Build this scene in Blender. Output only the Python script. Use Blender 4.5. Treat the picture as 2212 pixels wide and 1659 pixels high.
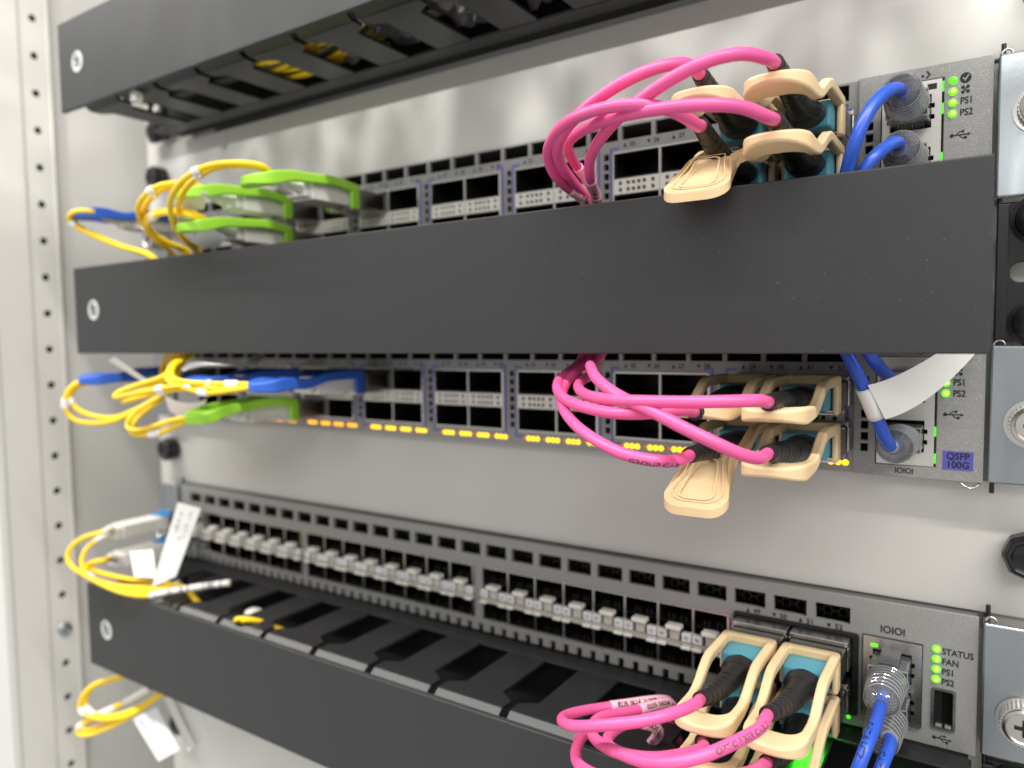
import bpy, bmesh, math, random
from mathutils import Vector
random.seed(7)
S = 0.001                      # all numbers below are millimetres
scene = bpy.context.scene
for o in list(bpy.data.objects):
    bpy.data.objects.remove(o)

# ---------------------------------------------------------------- camera
cam_d = bpy.data.cameras.new('camera')
cam = bpy.data.objects.new('camera', cam_d)
scene.collection.objects.link(cam)
scene.camera = cam
CAM = Vector((221.133, -276.0, 114.945))
yaw, pitch, roll = (math.radians(a) for a in (-33.282, -3.593, -0.763))
fw = Vector((math.sin(yaw)*math.cos(pitch), math.cos(yaw)*math.cos(pitch), math.sin(pitch)))
rt = Vector((math.cos(yaw), -math.sin(yaw), 0))
upv = rt.cross(fw)
rt, upv = rt*math.cos(roll) + upv*math.sin(roll), upv*math.cos(roll) - rt*math.sin(roll)
from mathutils import Matrix
cam.matrix_world = Matrix(((rt.x, upv.x, -fw.x, CAM.x*S), (rt.y, upv.y, -fw.y, CAM.y*S),
                           (rt.z, upv.z, -fw.z, CAM.z*S), (0, 0, 0, 1)))
cam_d.sensor_width = 36.0
cam_d.lens = 1578.693/2212*36.0
cam_d.clip_start = 0.005
cam_d.clip_end = 20
cam_d.dof.use_dof = True
cam_d.dof.focus_distance = 0.215
cam_d.dof.aperture_fstop = 8.4

# ---------------------------------------------------------------- light
world = bpy.data.worlds.new('World')
scene.world = world
world.use_nodes = True
bg = world.node_tree.nodes['Background']
bg.inputs[0].default_value = (1.0, 0.985, 0.955, 1)
bg.inputs[1].default_value = 0.58

def area(name, loc, target, sx, sy, power, col=(1, 1, 1)):
    l = bpy.data.lights.new(name, 'AREA')
    l.shape = 'RECTANGLE'; l.size = sx; l.size_y = sy; l.energy = power; l.color = col
    o = bpy.data.objects.new(name, l)
    scene.collection.objects.link(o)
    o.location = loc
    d = Vector(target) - Vector(loc)
    o.rotation_euler = d.to_track_quat('-Z', 'Y').to_euler()
    return o
# ceiling tube of the aisle, parallel to the rack front
area('ceiling_lamp', (-0.2, -0.72, 1.65), (-0.2, -0.05, 0.1), 6.2, 0.06, 112, (1, 0.97, 0.92))
area('front_fill', (1.3, -2.0, 1.3), (0.0, 0.0, 0.1), 1.6, 0.5, 15, (1, 0.98, 0.95))  # unseen fill light, added to brighten the rack front
# added spot: its noise pattern imitates wavy light reflected from across the aisle
sl_ = bpy.data.lights.new('reflection_spot', 'SPOT'); sl_.energy = 80; sl_.spot_size = math.radians(44); sl_.spot_blend = 0.8
sl_.shadow_soft_size = 0.006; sl_.color = (1, 0.985, 0.95); sl_.use_nodes = True
so_ = bpy.data.objects.new('reflection_spot', sl_); scene.collection.objects.link(so_)
so_.location = (0.25, -1.5, 0.432)
so_.rotation_euler = (Vector((0.0, 0.0, 0.212)) - Vector(so_.location)).to_track_quat('-Z', 'Y').to_euler()
nt_ = sl_.node_tree; em_ = nt_.nodes['Emission']
tc_ = nt_.nodes.new('ShaderNodeTexCoord'); nz_ = nt_.nodes.new('ShaderNodeTexNoise'); rp_ = nt_.nodes.new('ShaderNodeValToRGB')
nz_.inputs['Scale'].default_value = 60; nz_.inputs['Detail'].default_value = 2.0; nz_.inputs['Distortion'].default_value = 1.5
rp_.color_ramp.elements[0].position = 0.42; rp_.color_ramp.elements[0].color = (0.27, 0.27, 0.27, 1)
rp_.color_ramp.elements[1].position = 0.68; rp_.color_ramp.elements[1].color = (1, 1, 1, 1)
mp_ = nt_.nodes.new('ShaderNodeMapping'); mp_.inputs['Scale'].default_value = (1, 0.45, 1); mp_.inputs['Rotation'].default_value = (0, 0, 0.3)
nt_.links.new(tc_.outputs['Normal'], mp_.inputs[0]); nt_.links.new(mp_.outputs[0], nz_.inputs['Vector']); nt_.links.new(nz_.outputs['Fac'], rp_.inputs[0])
# a mask holds this added light to a low, wide band
sp_ = nt_.nodes.new('ShaderNodeSeparateXYZ'); nt_.links.new(tc_.outputs['Normal'], sp_.inputs[0])
bd_ = nt_.nodes.new('ShaderNodeValToRGB'); e_ = bd_.color_ramp.elements
mr_ = nt_.nodes.new('ShaderNodeMapRange'); mr_.inputs['From Min'].default_value = -0.06; mr_.inputs['From Max'].default_value = 0.06
nt_.links.new(sp_.outputs['Y'], mr_.inputs['Value']); nt_.links.new(mr_.outputs[0], bd_.inputs[0])
e_[0].position = 0.36; e_[0].color = (0.03, 0.03, 0.03, 1); e_[1].position = 0.50; e_[1].color = (1, 1, 1, 1)
mu_ = nt_.nodes.new('ShaderNodeMath'); mu_.operation = 'MULTIPLY'
nt_.links.new(rp_.outputs['Color'], mu_.inputs[0]); nt_.links.new(bd_.outputs['Color'], mu_.inputs[1])
nt_.links.new(mu_.outputs[0], em_.inputs['Strength'])

scene.view_settings.view_transform = 'Standard'
scene.view_settings.look = 'None'
scene.view_settings.exposure = 0.22
scene.view_settings.gamma = 1.0
scene.render.engine = 'CYCLES'
scene.cycles.use_denoising = True
scene.cycles.max_bounces = 10
scene.cycles.transmission_bounces = 10
scene.cycles.transparent_max_bounces = 12
scene.cycles.caustics_reflective = False
scene.cycles.caustics_refractive = False
scene.cycles.sample_clamp_indirect = 6

# ---------------------------------------------------------------- materials
MATS = {}
def mat(name, col, rough=0.5, metal=0.0, grain=0, bump=0.0, vary=0.0, vscale=60, emit=0, spec=0.5,
        trans=0.0, ior=1.45, coat=0.0, speck=0.0, stretch=None, rvary=0.0, sss=0.0, dust=0.0):
    m = bpy.data.materials.new(name); m.use_nodes = True
    nt = m.node_tree; N = nt.nodes; L = nt.links
    b = N['Principled BSDF']
    c = (*col, 1)
    b.inputs['Base Color'].default_value = c
    b.inputs['Roughness'].default_value = rough
    b.inputs['Metallic'].default_value = metal
    b.inputs['Specular IOR Level'].default_value = spec
    b.inputs['IOR'].default_value = ior
    b.inputs['Transmission Weight'].default_value = trans
    b.inputs['Coat Weight'].default_value = coat
    if sss:
        b.inputs['Subsurface Weight'].default_value = sss
        b.inputs['Subsurface Scale'].default_value = 0.0015
        b.inputs['Subsurface Radius'].default_value = (1, 0.6, 0.4)
    tc = N.new('ShaderNodeTexCoord')
    src = tc.outputs['Object']
    if stretch:
        mp = N.new('ShaderNodeMapping'); mp.inputs['Scale'].default_value = stretch
        L.new(src, mp.inputs[0]); src = mp.outputs[0]
    if vary or speck:
        n1 = N.new('ShaderNodeTexNoise'); n1.inputs['Scale'].default_value = vscale
        n1.inputs['Detail'].default_value = 5
        L.new(src, n1.inputs['Vector'])
        mx = N.new('ShaderNodeMix'); mx.data_type = 'RGBA'
        mx.inputs['A'].default_value = tuple(v*(1-vary) for v in col) + (1,)
        mx.inputs['B'].default_value = tuple(min(1, v*(1+vary)) for v in col) + (1,)
        L.new(n1.outputs['Fac'], mx.inputs['Factor'])
        out = mx.outputs['Result']
        if speck:
            n3 = N.new('ShaderNodeTexNoise'); n3.inputs['Scale'].default_value = 2600
            n3.inputs['Detail'].default_value = 2
            L.new(tc.outputs['Object'], n3.inputs['Vector'])
            rp = N.new('ShaderNodeValToRGB')
            rp.color_ramp.elements[0].position = 0.56; rp.color_ramp.elements[1].position = 0.74
            rp.color_ramp.elements[0].color = (0, 0, 0, 1)
            rp.color_ramp.elements[1].color = (1, 1, 1, 1)
            L.new(n3.outputs['Fac'], rp.inputs[0])
            m2 = N.new('ShaderNodeMix'); m2.data_type = 'RGBA'
            L.new(rp.outputs[0], m2.inputs['Factor'])
            L.new(out, m2.inputs['A'])
            m2.inputs['B'].default_value = tuple(min(1, v*(1+speck)) for v in col) + (1,)
            out = m2.outputs['Result']
        if dust:
            n4 = N.new('ShaderNodeTexNoise'); n4.inputs['Scale'].default_value = 1700; n4.inputs['Detail'].default_value = 1
            L.new(tc.outputs['Object'], n4.inputs['Vector'])
            r4 = N.new('ShaderNodeValToRGB'); r4.color_ramp.elements[0].position = 0.79; r4.color_ramp.elements[1].position = 0.82
            L.new(n4.outputs['Fac'], r4.inputs[0])
            m4 = N.new('ShaderNodeMix'); m4.data_type = 'RGBA'; m4.inputs['B'].default_value = (dust, dust, dust, 1)
            L.new(r4.outputs[0], m4.inputs['Factor']); L.new(out, m4.inputs['A']); out = m4.outputs['Result']
        L.new(out, b.inputs['Base Color'])
        if rvary:
            mr = N.new('ShaderNodeMapRange')
            mr.inputs['To Min'].default_value = max(0.02, rough-rvary); mr.inputs['To Max'].default_value = rough+rvary
            L.new(n1.outputs['Fac'], mr.inputs['Value']); L.new(mr.outputs[0], b.inputs['Roughness'])
    if grain:
        n2 = N.new('ShaderNodeTexNoise'); n2.inputs['Scale'].default_value = grain
        n2.inputs['Detail'].default_value = 3
        L.new(tc.outputs['Object'], n2.inputs['Vector'])
        bp = N.new('ShaderNodeBump'); bp.inputs['Strength'].default_value = bump
        bp.inputs['Distance'].default_value = 0.0002
        L.new(n2.outputs['Fac'], bp.inputs['Height']); L.new(bp.outputs[0], b.inputs['Normal'])
    if emit:
        b.inputs['Emission Color'].default_value = c
        b.inputs['Emission Strength'].default_value = emit
    MATS[name] = m
    return m
mat('panel', (0.585, 0.575, 0.548), 0.42, grain=2200, bump=0.06, vary=0.012, vscale=9)
mat('post', (0.63, 0.618, 0.575), 0.45, grain=1800, bump=0.05, vary=0.01, vscale=12)
mat('post_white', (0.66, 0.66, 0.64), 0.4, vary=0.03, vscale=20)
mat('cover', (0.027, 0.0278, 0.029), 0.46, grain=2300, bump=0.12, vary=0.10, vscale=18, speck=0.35, rvary=0.08, dust=0.14)
mat('black_metal', (0.011, 0.011, 0.0125), 0.36, grain=2300, bump=0.15, vary=0.15, vscale=60)
mat('black_gloss', (0.012, 0.012, 0.013), 0.28, grain=900, bump=0.1, vary=0.2, vscale=90)
mat('hollow', (0.004, 0.004, 0.004), 0.7, vary=0.2)  # near-black: the shade inside openings and recesses is put into the colour
mat('cage', (0.035, 0.033, 0.03), 0.4, metal=0.7, vary=0.3, vscale=300)
mat('face', (0.30, 0.297, 0.29), 0.45, metal=0.10, grain=2600, bump=0.35, vary=0.10, vscale=1500, speck=0.7)
mat('chassis', (0.16, 0.16, 0.16), 0.5, metal=0.3, grain=1500, bump=0.2, vary=0.1, vscale=200)
mat('zinc', (0.37, 0.40, 0.425), 0.28, metal=0.95, grain=420, bump=0.10, vary=0.16, vscale=120, stretch=(1, 1, 0.25), rvary=0.12)
mat('steel', (0.62, 0.60, 0.57), 0.26, metal=1.0, grain=900, bump=0.05, vary=0.10, vscale=250, rvary=0.08)
mat('steel_light', (0.62, 0.61, 0.58), 0.40, metal=0.7, vary=0.08, vscale=300)
mat('module_metal', (0.30, 0.285, 0.27), 0.30, metal=1.0, vary=0.15, vscale=200)
mat('gold', (0.6, 0.42, 0.14), 0.3, metal=1.0, vary=0.1)
mat('purple', (0.16, 0.135, 0.44), 0.55, vary=0.08, vscale=400)
mat('sticker', (0.105, 0.095, 0.42), 0.45, vary=0.05, vscale=300)
mat('print', (0.012, 0.013, 0.02), 0.6, vary=0.2, vscale=500)
mat('print_grey', (0.07, 0.07, 0.08), 0.6, vary=0.2, vscale=500)
mat('print_white', (0.75, 0.75, 0.73), 0.5, vary=0.05)
mat('cream', (0.88, 0.86, 0.79), 0.45, vary=0.05, vscale=200)
mat('pipe', (0.86, 0.86, 0.85), 0.25, vary=0.06, vscale=300, coat=0.5)
mat('cream_dim', (0.58, 0.56, 0.50), 0.5, vary=0.06, vscale=200)
mat('tan', (0.75, 0.56, 0.325), 0.46, grain=700, bump=0.10, vary=0.07, vscale=70, sss=0.10)
mat('green_tab', (0.34, 0.70, 0.05), 0.40, vary=0.06, vscale=90)
mat('blue_tab', (0.028, 0.11, 0.50), 0.40, vary=0.06, vscale=90)
mat('teal', (0.075, 0.28, 0.37), 0.42, vary=0.06, vscale=200)
mat('light_blue', (0.08, 0.30, 0.62), 0.4, vary=0.06, vscale=200)
mat('rubber', (0.011, 0.011, 0.012), 0.40, grain=1300, bump=0.08, vary=0.2, vscale=150)
mat('pink', (0.77, 0.105, 0.31), 0.38, grain=420, bump=0.10, vary=0.09, vscale=160, rvary=0.08)
mat('pink_sleeve', (0.80, 0.42, 0.52), 0.30, vary=0.06, vscale=80, coat=0.4)
mat('yellow', (0.90, 0.60, 0.010), 0.40, vary=0.06, vscale=50)
mat('blue', (0.022, 0.085, 0.50), 0.34, grain=500, bump=0.05, vary=0.06, vscale=50)
mat('paper', (0.70, 0.695, 0.675), 0.55, vary=0.03, vscale=30)
mat('ink', (0.22, 0.24, 0.42), 0.6, vary=0.2, vscale=200)
mat('boot_white', (0.74, 0.73, 0.69), 0.42, vary=0.04, vscale=100)
mat('tag_white', (0.82, 0.82, 0.81), 0.4, vary=0.04, vscale=100)
def clear_mat(name, haze, gl, bmp=0.6):
    m = bpy.data.materials.new(name); m.use_nodes = True; nt = m.node_tree; N = nt.nodes; L = nt.links; N.clear()
    out = N.new('ShaderNodeOutputMaterial'); tr = N.new('ShaderNodeBsdfTransparent'); tr.inputs[0].default_value = (0.97, 0.98, 1, 1)
    df = N.new('ShaderNodeBsdfTranslucent'); df.inputs[0].default_value = (0.98, 0.99, 1, 1)
    d2 = N.new('ShaderNodeBsdfDiffuse'); d2.inputs[0].default_value = (0.95, 0.96, 0.98, 1)
    gs = N.new('ShaderNodeBsdfGlossy'); gs.inputs['Roughness'].default_value = 0.05
    nz = N.new('ShaderNodeTexNoise'); nz.inputs['Scale'].default_value = 260; bp = N.new('ShaderNodeBump'); bp.inputs['Strength'].default_value = bmp; bp.inputs['Distance'].default_value = 0.0006
    tc = N.new('ShaderNodeTexCoord'); L.new(tc.outputs['Object'], nz.inputs['Vector']); L.new(nz.outputs['Fac'], bp.inputs['Height']); L.new(bp.outputs[0], gs.inputs['Normal'])
    ad = N.new('ShaderNodeMixShader'); ad.inputs[0].default_value = 0.5; L.new(df.outputs[0], ad.inputs[1]); L.new(d2.outputs[0], ad.inputs[2])
    m1 = N.new('ShaderNodeMixShader'); m1.inputs[0].default_value = haze; L.new(tr.outputs[0], m1.inputs[1]); L.new(ad.outputs[0], m1.inputs[2])
    fr = N.new('ShaderNodeFresnel'); fr.inputs['IOR'].default_value = gl; L.new(bp.outputs[0], fr.inputs['Normal'])
    m2 = N.new('ShaderNodeMixShader'); L.new(fr.outputs[0], m2.inputs[0]); L.new(m1.outputs[0], m2.inputs[1]); L.new(gs.outputs[0], m2.inputs[2])
    L.new(m2.outputs[0], out.inputs[0]); MATS[name] = m
clear_mat('clear', 0.20, 1.7, 0.3)
clear_mat('clear_boot', 0.17, 1.6, 0.25)
clear_mat('clear_rib', 0.40, 1.7, 0.1)
clear_mat('clear_film', 0.30, 1.45)
mat('led_green', (0.10, 1.0, 0.01), 0.3, emit=1.0)
mat('led_lime', (0.14, 1.0, 0.01), 0.3, emit=1.05)
mat('led_core', (0.42, 1.0, 0.08), 0.3, emit=1.5)
mat('led_yellow', (1.0, 0.62, 0.01), 0.3, emit=1.7)
mat('led_orange', (1.0, 0.42, 0.008), 0.3, emit=1.6)
mat('led_dim', (0.75, 0.16, 0.01), 0.3, emit=0.5)
mat('emblem', (0.52, 0.53, 0.53), 0.4, vary=0.05)

# ---------------------------------------------------------------- mesh helpers
class MB:
    def __init__(s): s.v = []; s.f = []
    def add(s, v, f):
        k = len(s.v); s.v += [tuple(p) for p in v]; s.f += [tuple(i+k for i in q) for q in f]; return s
    def box(s, x0, x1, y0, y1, z0, z1):
        v = [(x, y, z) for x in (x0, x1) for y in (y0, y1) for z in (z0, z1)]
        return s.add(v, [(0,1,3,2),(4,6,7,5),(0,4,5,1),(2,3,7,6),(0,2,6,4),(1,5,7,3)])
    def prism(s, poly, a, b, fn):
        n = len(poly)
        v = [fn(p[0], p[1], a) for p in poly] + [fn(p[0], p[1], b) for p in poly]
        return s.add(v, [tuple(range(n)), tuple(range(2*n-1, n-1, -1))] +
                     [(i, (i+1) % n, n+(i+1) % n, n+i) for i in range(n)])
    def ring(s, outer, inner, a, b, fn):
        n = len(outer)
        v = [fn(p[0], p[1], a) for p in outer] + [fn(p[0], p[1], a) for p in inner] + \
            [fn(p[0], p[1], b) for p in outer] + [fn(p[0], p[1], b) for p in inner]
        f = []
        for i in range(n):
            j = (i+1) % n
            f += [(i, j, n+j, n+i), (2*n+i, 3*n+i, 3*n+j, 2*n+j), (i, 2*n+i, 2*n+j, j), (n+i, n+j, 3*n+j, 3*n+i)]
        return s.add(v, f)
    def cyl(s, c, axis, r0, r1, h, n=20):
        a = Vector(axis).normalized()
        t = a.orthogonal().normalized(); u = a.cross(t)
        c = Vector(c); v = []
        for k, r in ((0, r0), (h, r1)):
            v += [c + a*k + (t*math.cos(2*math.pi*i/n) + u*math.sin(2*math.pi*i/n))*r for i in range(n)]
        return s.add(v, [tuple(range(n-1, -1, -1)), tuple(range(n, 2*n))] +
                     [(i, (i+1) % n, n+(i+1) % n, n+i) for i in range(n)])
    def lathe(s, c, axis, prof, n=24):
        a = Vector(axis).normalized(); t = a.orthogonal().normalized(); u = a.cross(t); c = Vector(c); v = []
        for k, r in prof:
            v += [c + a*k + (t*math.cos(2*math.pi*i/n) + u*math.sin(2*math.pi*i/n))*max(r, 0.01) for i in range(n)]
        m = len(prof); f = [tuple(range(n-1, -1, -1)), tuple(range((m-1)*n, m*n))]
        for q in range(m-1):
            f += [(q*n+i, q*n+(i+1) % n, (q+1)*n+(i+1) % n, (q+1)*n+i) for i in range(n)]
        return s.add(v, f)
    def tube(s, path, rad, n=14, sq=None):
        fr = frames(path); m = len(path); v = []
        for k, (p, t, a, b) in enumerate(fr):
            r = rad(k/(m-1)) if callable(rad) else rad
            qx, qy = sq(k/(m-1)) if sq else (1, 1)
            v += [p + a*(r*qx*math.cos(2*math.pi*i/n)) + b*(r*qy*math.sin(2*math.pi*i/n)) for i in range(n)]
        f = [tuple(range(n-1, -1, -1)), tuple(range((m-1)*n, m*n))]
        for q in range(m-1):
            f += [(q*n+i, q*n+(i+1) % n, (q+1)*n+(i+1) % n, (q+1)*n+i) for i in range(n)]
        return s.add(v, f)
    def mesh(s, name, origin=(0, 0, 0)):
        me = bpy.data.meshes.new(name)
        ox, oy, oz = origin
        me.from_pydata([((x-ox)*S, (y-oy)*S, (z-oz)*S) for x, y, z in s.v], [], s.f)
        b = bmesh.new(); b.from_mesh(me); bmesh.ops.recalc_face_normals(b, faces=b.faces[:]); b.to_mesh(me); b.free()
        return me

def frames(path):
    P = [Vector(p) for p in path]; out = []; n = len(P)
    T = [(P[min(i+1, n-1)] - P[max(i-1, 0)]).normalized() for i in range(n)]
    a = Vector((1, 0, 0)) - T[0]*T[0].x
    if a.length < 0.2: a = Vector((0, 0, 1)) - T[0]*T[0].z
    a.normalize()
    for i in range(n):
        a = a - T[i]*a.dot(T[i]); a.normalize()
        out.append((P[i], T[i], a.copy(), T[i].cross(a)))
    return out
def smooth(pts, step=1.6):
    P = [Vector(p) for p in pts]; P = [P[0]*2-P[1]] + P + [P[-1]*2-P[-2]]; out = []
    for i in range(1, len(P)-2):
        p0, p1, p2, p3 = P[i-1:i+3]
        k = max(2, int((p2-p1).length/step))
        t0 = 0.0; t1 = t0 + max((p1-p0).length, .01)**0.5; t2 = t1 + max((p2-p1).length, .01)**0.5; t3 = t2 + max((p3-p2).length, .01)**0.5
        for j in range(k):
            t = t1 + (t2-t1)*j/k
            A1 = p0*((t1-t)/(t1-t0)) + p1*((t-t0)/(t1-t0)); A2 = p1*((t2-t)/(t2-t1)) + p2*((t-t1)/(t2-t1)); A3 = p2*((t3-t)/(t3-t2)) + p3*((t-t2)/(t3-t2))
            B1 = A1*((t2-t)/(t2-t0)) + A2*((t-t0)/(t2-t0)); B2 = A2*((t3-t)/(t3-t1)) + A3*((t-t1)/(t3-t1))
            out.append(B1*((t2-t)/(t2-t1)) + B2*((t-t1)/(t2-t1)))
    out.append(P[-2])
    # relax the hand-placed points into an even curve
    for _ in range(6):
        out = [out[0], out[1]] + [(out[i-1] + out[i]*2 + out[i+1])/4 for i in range(2, len(out)-2)] + [out[-2], out[-1]]
    return out
def cut(path, s0, s1):
    out = []; d = 0.0
    for i in range(len(path)):
        if i: d += (path[i]-path[i-1]).length
        if s0 <= d <= s1: out.append(path[i])
    return out
def plen(path): return sum((path[i]-path[i-1]).length for i in range(1, len(path)))

def rrect(x0, x1, y0, y1, r, k=4, m=1):
    r = r if isinstance(r, (tuple, list)) else (r,)*4
    C = [(x1-r[0], y1-r[0], 0, r[0]), (x0+r[1], y1-r[1], 90, r[1]), (x0+r[2], y0+r[2], 180, r[2]), (x1-r[3], y0+r[3], 270, r[3])]
    pts = []
    for i, (cx, cy, a, q) in enumerate(C):
        seg = [(cx + q*math.cos(math.radians(a+90*j/k)), cy + q*math.sin(math.radians(a+90*j/k))) for j in range(k+1)]
        pts += seg
        nx, ny, na, nq = C[(i+1) % 4]
        e = (nx + nq*math.cos(math.radians(na)), ny + nq*math.sin(math.radians(na)))
        for j in range(1, m):
            pts.append((seg[-1][0] + (e[0]-seg[-1][0])*j/m, seg[-1][1] + (e[1]-seg[-1][1])*j/m))
    return pts
def FXZ(u, v, w): return (u, w, v)          # drawn on a face that looks to the front
def FXY(u, v, w): return (u, v, w)          # drawn on a level face
def FYZ(u, v, w): return (w, u, v)

def plate(x0, x1, z0, z1, ya, yb, holes):
    """front plate with rectangular openings, closed on all sides"""
    xs = sorted({round(v, 3) for h in holes for v in h[:2] if x0 < v < x1} | {x0, x1})
    zs = sorted({round(v, 3) for h in holes for v in h[2:] if z0 < v < z1} | {z0, z1})
    nx, nz = len(xs)-1, len(zs)-1
    solid = [[True]*nz for _ in range(nx)]
    for i in range(nx):
        for j in range(nz):
            cx, cz = (xs[i]+xs[i+1])/2, (zs[j]+zs[j+1])/2
            for a, b, c, d in holes:
                if a < cx < b and c < cz < d: solid[i][j] = False; break
    mb = MB(); idx = {}
    def vid(i, j, w):
        k = (i, j, w)
        if k not in idx: idx[k] = len(mb.v); mb.v.append((xs[i], (ya, yb)[w], zs[j]))
        return idx[k]
    on = lambda i, j: 0 <= i < nx and 0 <= j < nz and solid[i][j]
    for i in range(nx):
        for j in range(nz):
            if not solid[i][j]: continue
            mb.f.append((vid(i, j, 0), vid(i+1, j, 0), vid(i+1, j+1, 0), vid(i, j+1, 0)))
            mb.f.append((vid(i, j, 1), vid(i, j+1, 1), vid(i+1, j+1, 1), vid(i+1, j, 1)))
            for di, dj, e0, e1 in ((-1, 0, (i, j), (i, j+1)), (1, 0, (i+1, j), (i+1, j+1)), (0, -1, (i, j), (i+1, j)), (0, 1, (i, j+1), (i+1, j+1))):
                if not on(i+di, j+dj):
                    mb.f.append((vid(*e0, 0), vid(*e1, 0), vid(*e1, 1), vid(*e0, 1)))
    return mb

COL = scene.collection
def link(name, me, mt, parent=None, loc=None, bevel=0, seg=2, smoothed=False, kind=None, label=None):
    o = bpy.data.objects.new(name, me); COL.objects.link(o)
    if parent is not None: o.parent = parent
    if loc is not None: o.location = tuple(c*S for c in loc)
    if not me.materials: me.materials.append(MATS[mt])
    if bevel:
        b = o.modifiers.new('Bevel', 'BEVEL'); b.width = bevel*S; b.segments = seg; b.limit_method = 'ANGLE'; b.angle_limit = math.radians(35)
        b.harden_normals = False
    if smoothed:
        for p in me.polygons: p.use_smooth = True
        if smoothed != 'all':
            try: me.set_sharp_from_angle(angle=math.radians(40))
            except Exception: pass
    if kind: o['kind'] = kind
    if label: o['label'] = label
    return o
def part(name, mb, mt, parent, **k):
    """part given in world millimetres, stored relative to its thing"""
    org = getorg(parent)
    return link(name, mb.mesh(name, org), mt, parent, **k)
def getorg(p):
    x = y = z = 0.0
    while p is not None:
        x += p.location.x/S; y += p.location.y/S; z += p.location.z/S; p = p.parent
    return (x, y, z)
def thing(name, label, cat, loc, group=None):
    o = bpy.data.objects.new(name, None); COL.objects.link(o)
    o.empty_display_size = 0.01
    o.location = tuple(c*S for c in loc); o['label'] = label; o['category'] = cat
    if group: o['group'] = group
    return o
def single(name, mb, mt, label, cat, origin, group=None, **k):
    o = link(name, mb.mesh(name, origin), mt, None, origin, **k)
    o['label'] = label; o['category'] = cat
    if group: o['group'] = group
    return o
_T = {}
def text_mesh(body, size, align='CENTER'):
    key = (body, size, align)
    if key in _T: return _T[key]
    cu = bpy.data.curves.new('lettering', 'FONT'); cu.body = body; cu.size = size*1.38; cu.align_x = align; cu.align_y = 'CENTER'
    cu.resolution_u = 3; cu.offset = 0.034*size
    o = bpy.data.objects.new('lettering', cu); COL.objects.link(o)
    dg = bpy.context.evaluated_depsgraph_get()
    me = bpy.data.meshes.new_from_object(o.evaluated_get(dg))
    v = [tuple(p.co) for p in me.vertices]; f = [tuple(p.vertices) for p in me.polygons]
    bpy.data.objects.remove(o); bpy.data.curves.remove(cu); bpy.data.meshes.remove(me)
    _T[key] = (v, f); return _T[key]
def text(body, size, x, y, z, mt, parent, align='CENTER', name='lettering', sx=1.0):
    v, f = text_mesh(body, size, align)
    mb = MB().add([(x+p[0]*sx, y, z+p[1]) for p in v], f)
    return part(name, mb, mt, parent)
def wrap_text(body, size, path, s0, r, facing, mt, parent, flip=False):
    v, f = text_mesh(body, size, 'LEFT')
    L = [0.0]
    for i in range(1, len(path)): L.append(L[-1] + (path[i]-path[i-1]).length)
    fr = frames(path); fc = Vector(facing); out = []
    for x, y, _ in v:
        s = s0 + (-x if flip else x); s = min(max(s, 0), L[-1]-0.01)
        i = max(k for k in range(len(L)) if L[k] <= s); i = min(i, len(L)-2)
        t = (s-L[i])/(L[i+1]-L[i])
        p = path[i].lerp(path[i+1], t); T = (path[i+1]-path[i]).normalized()
        n = fc - T*fc.dot(T); n.normalize(); b = n.cross(T)
        if flip: b = -b
        a = y/r
        out.append(p + (n*math.cos(a) + b*math.sin(a))*(r+0.04))
    return part('lettering', MB().add(out, f), mt, parent)
U = 44.45

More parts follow.
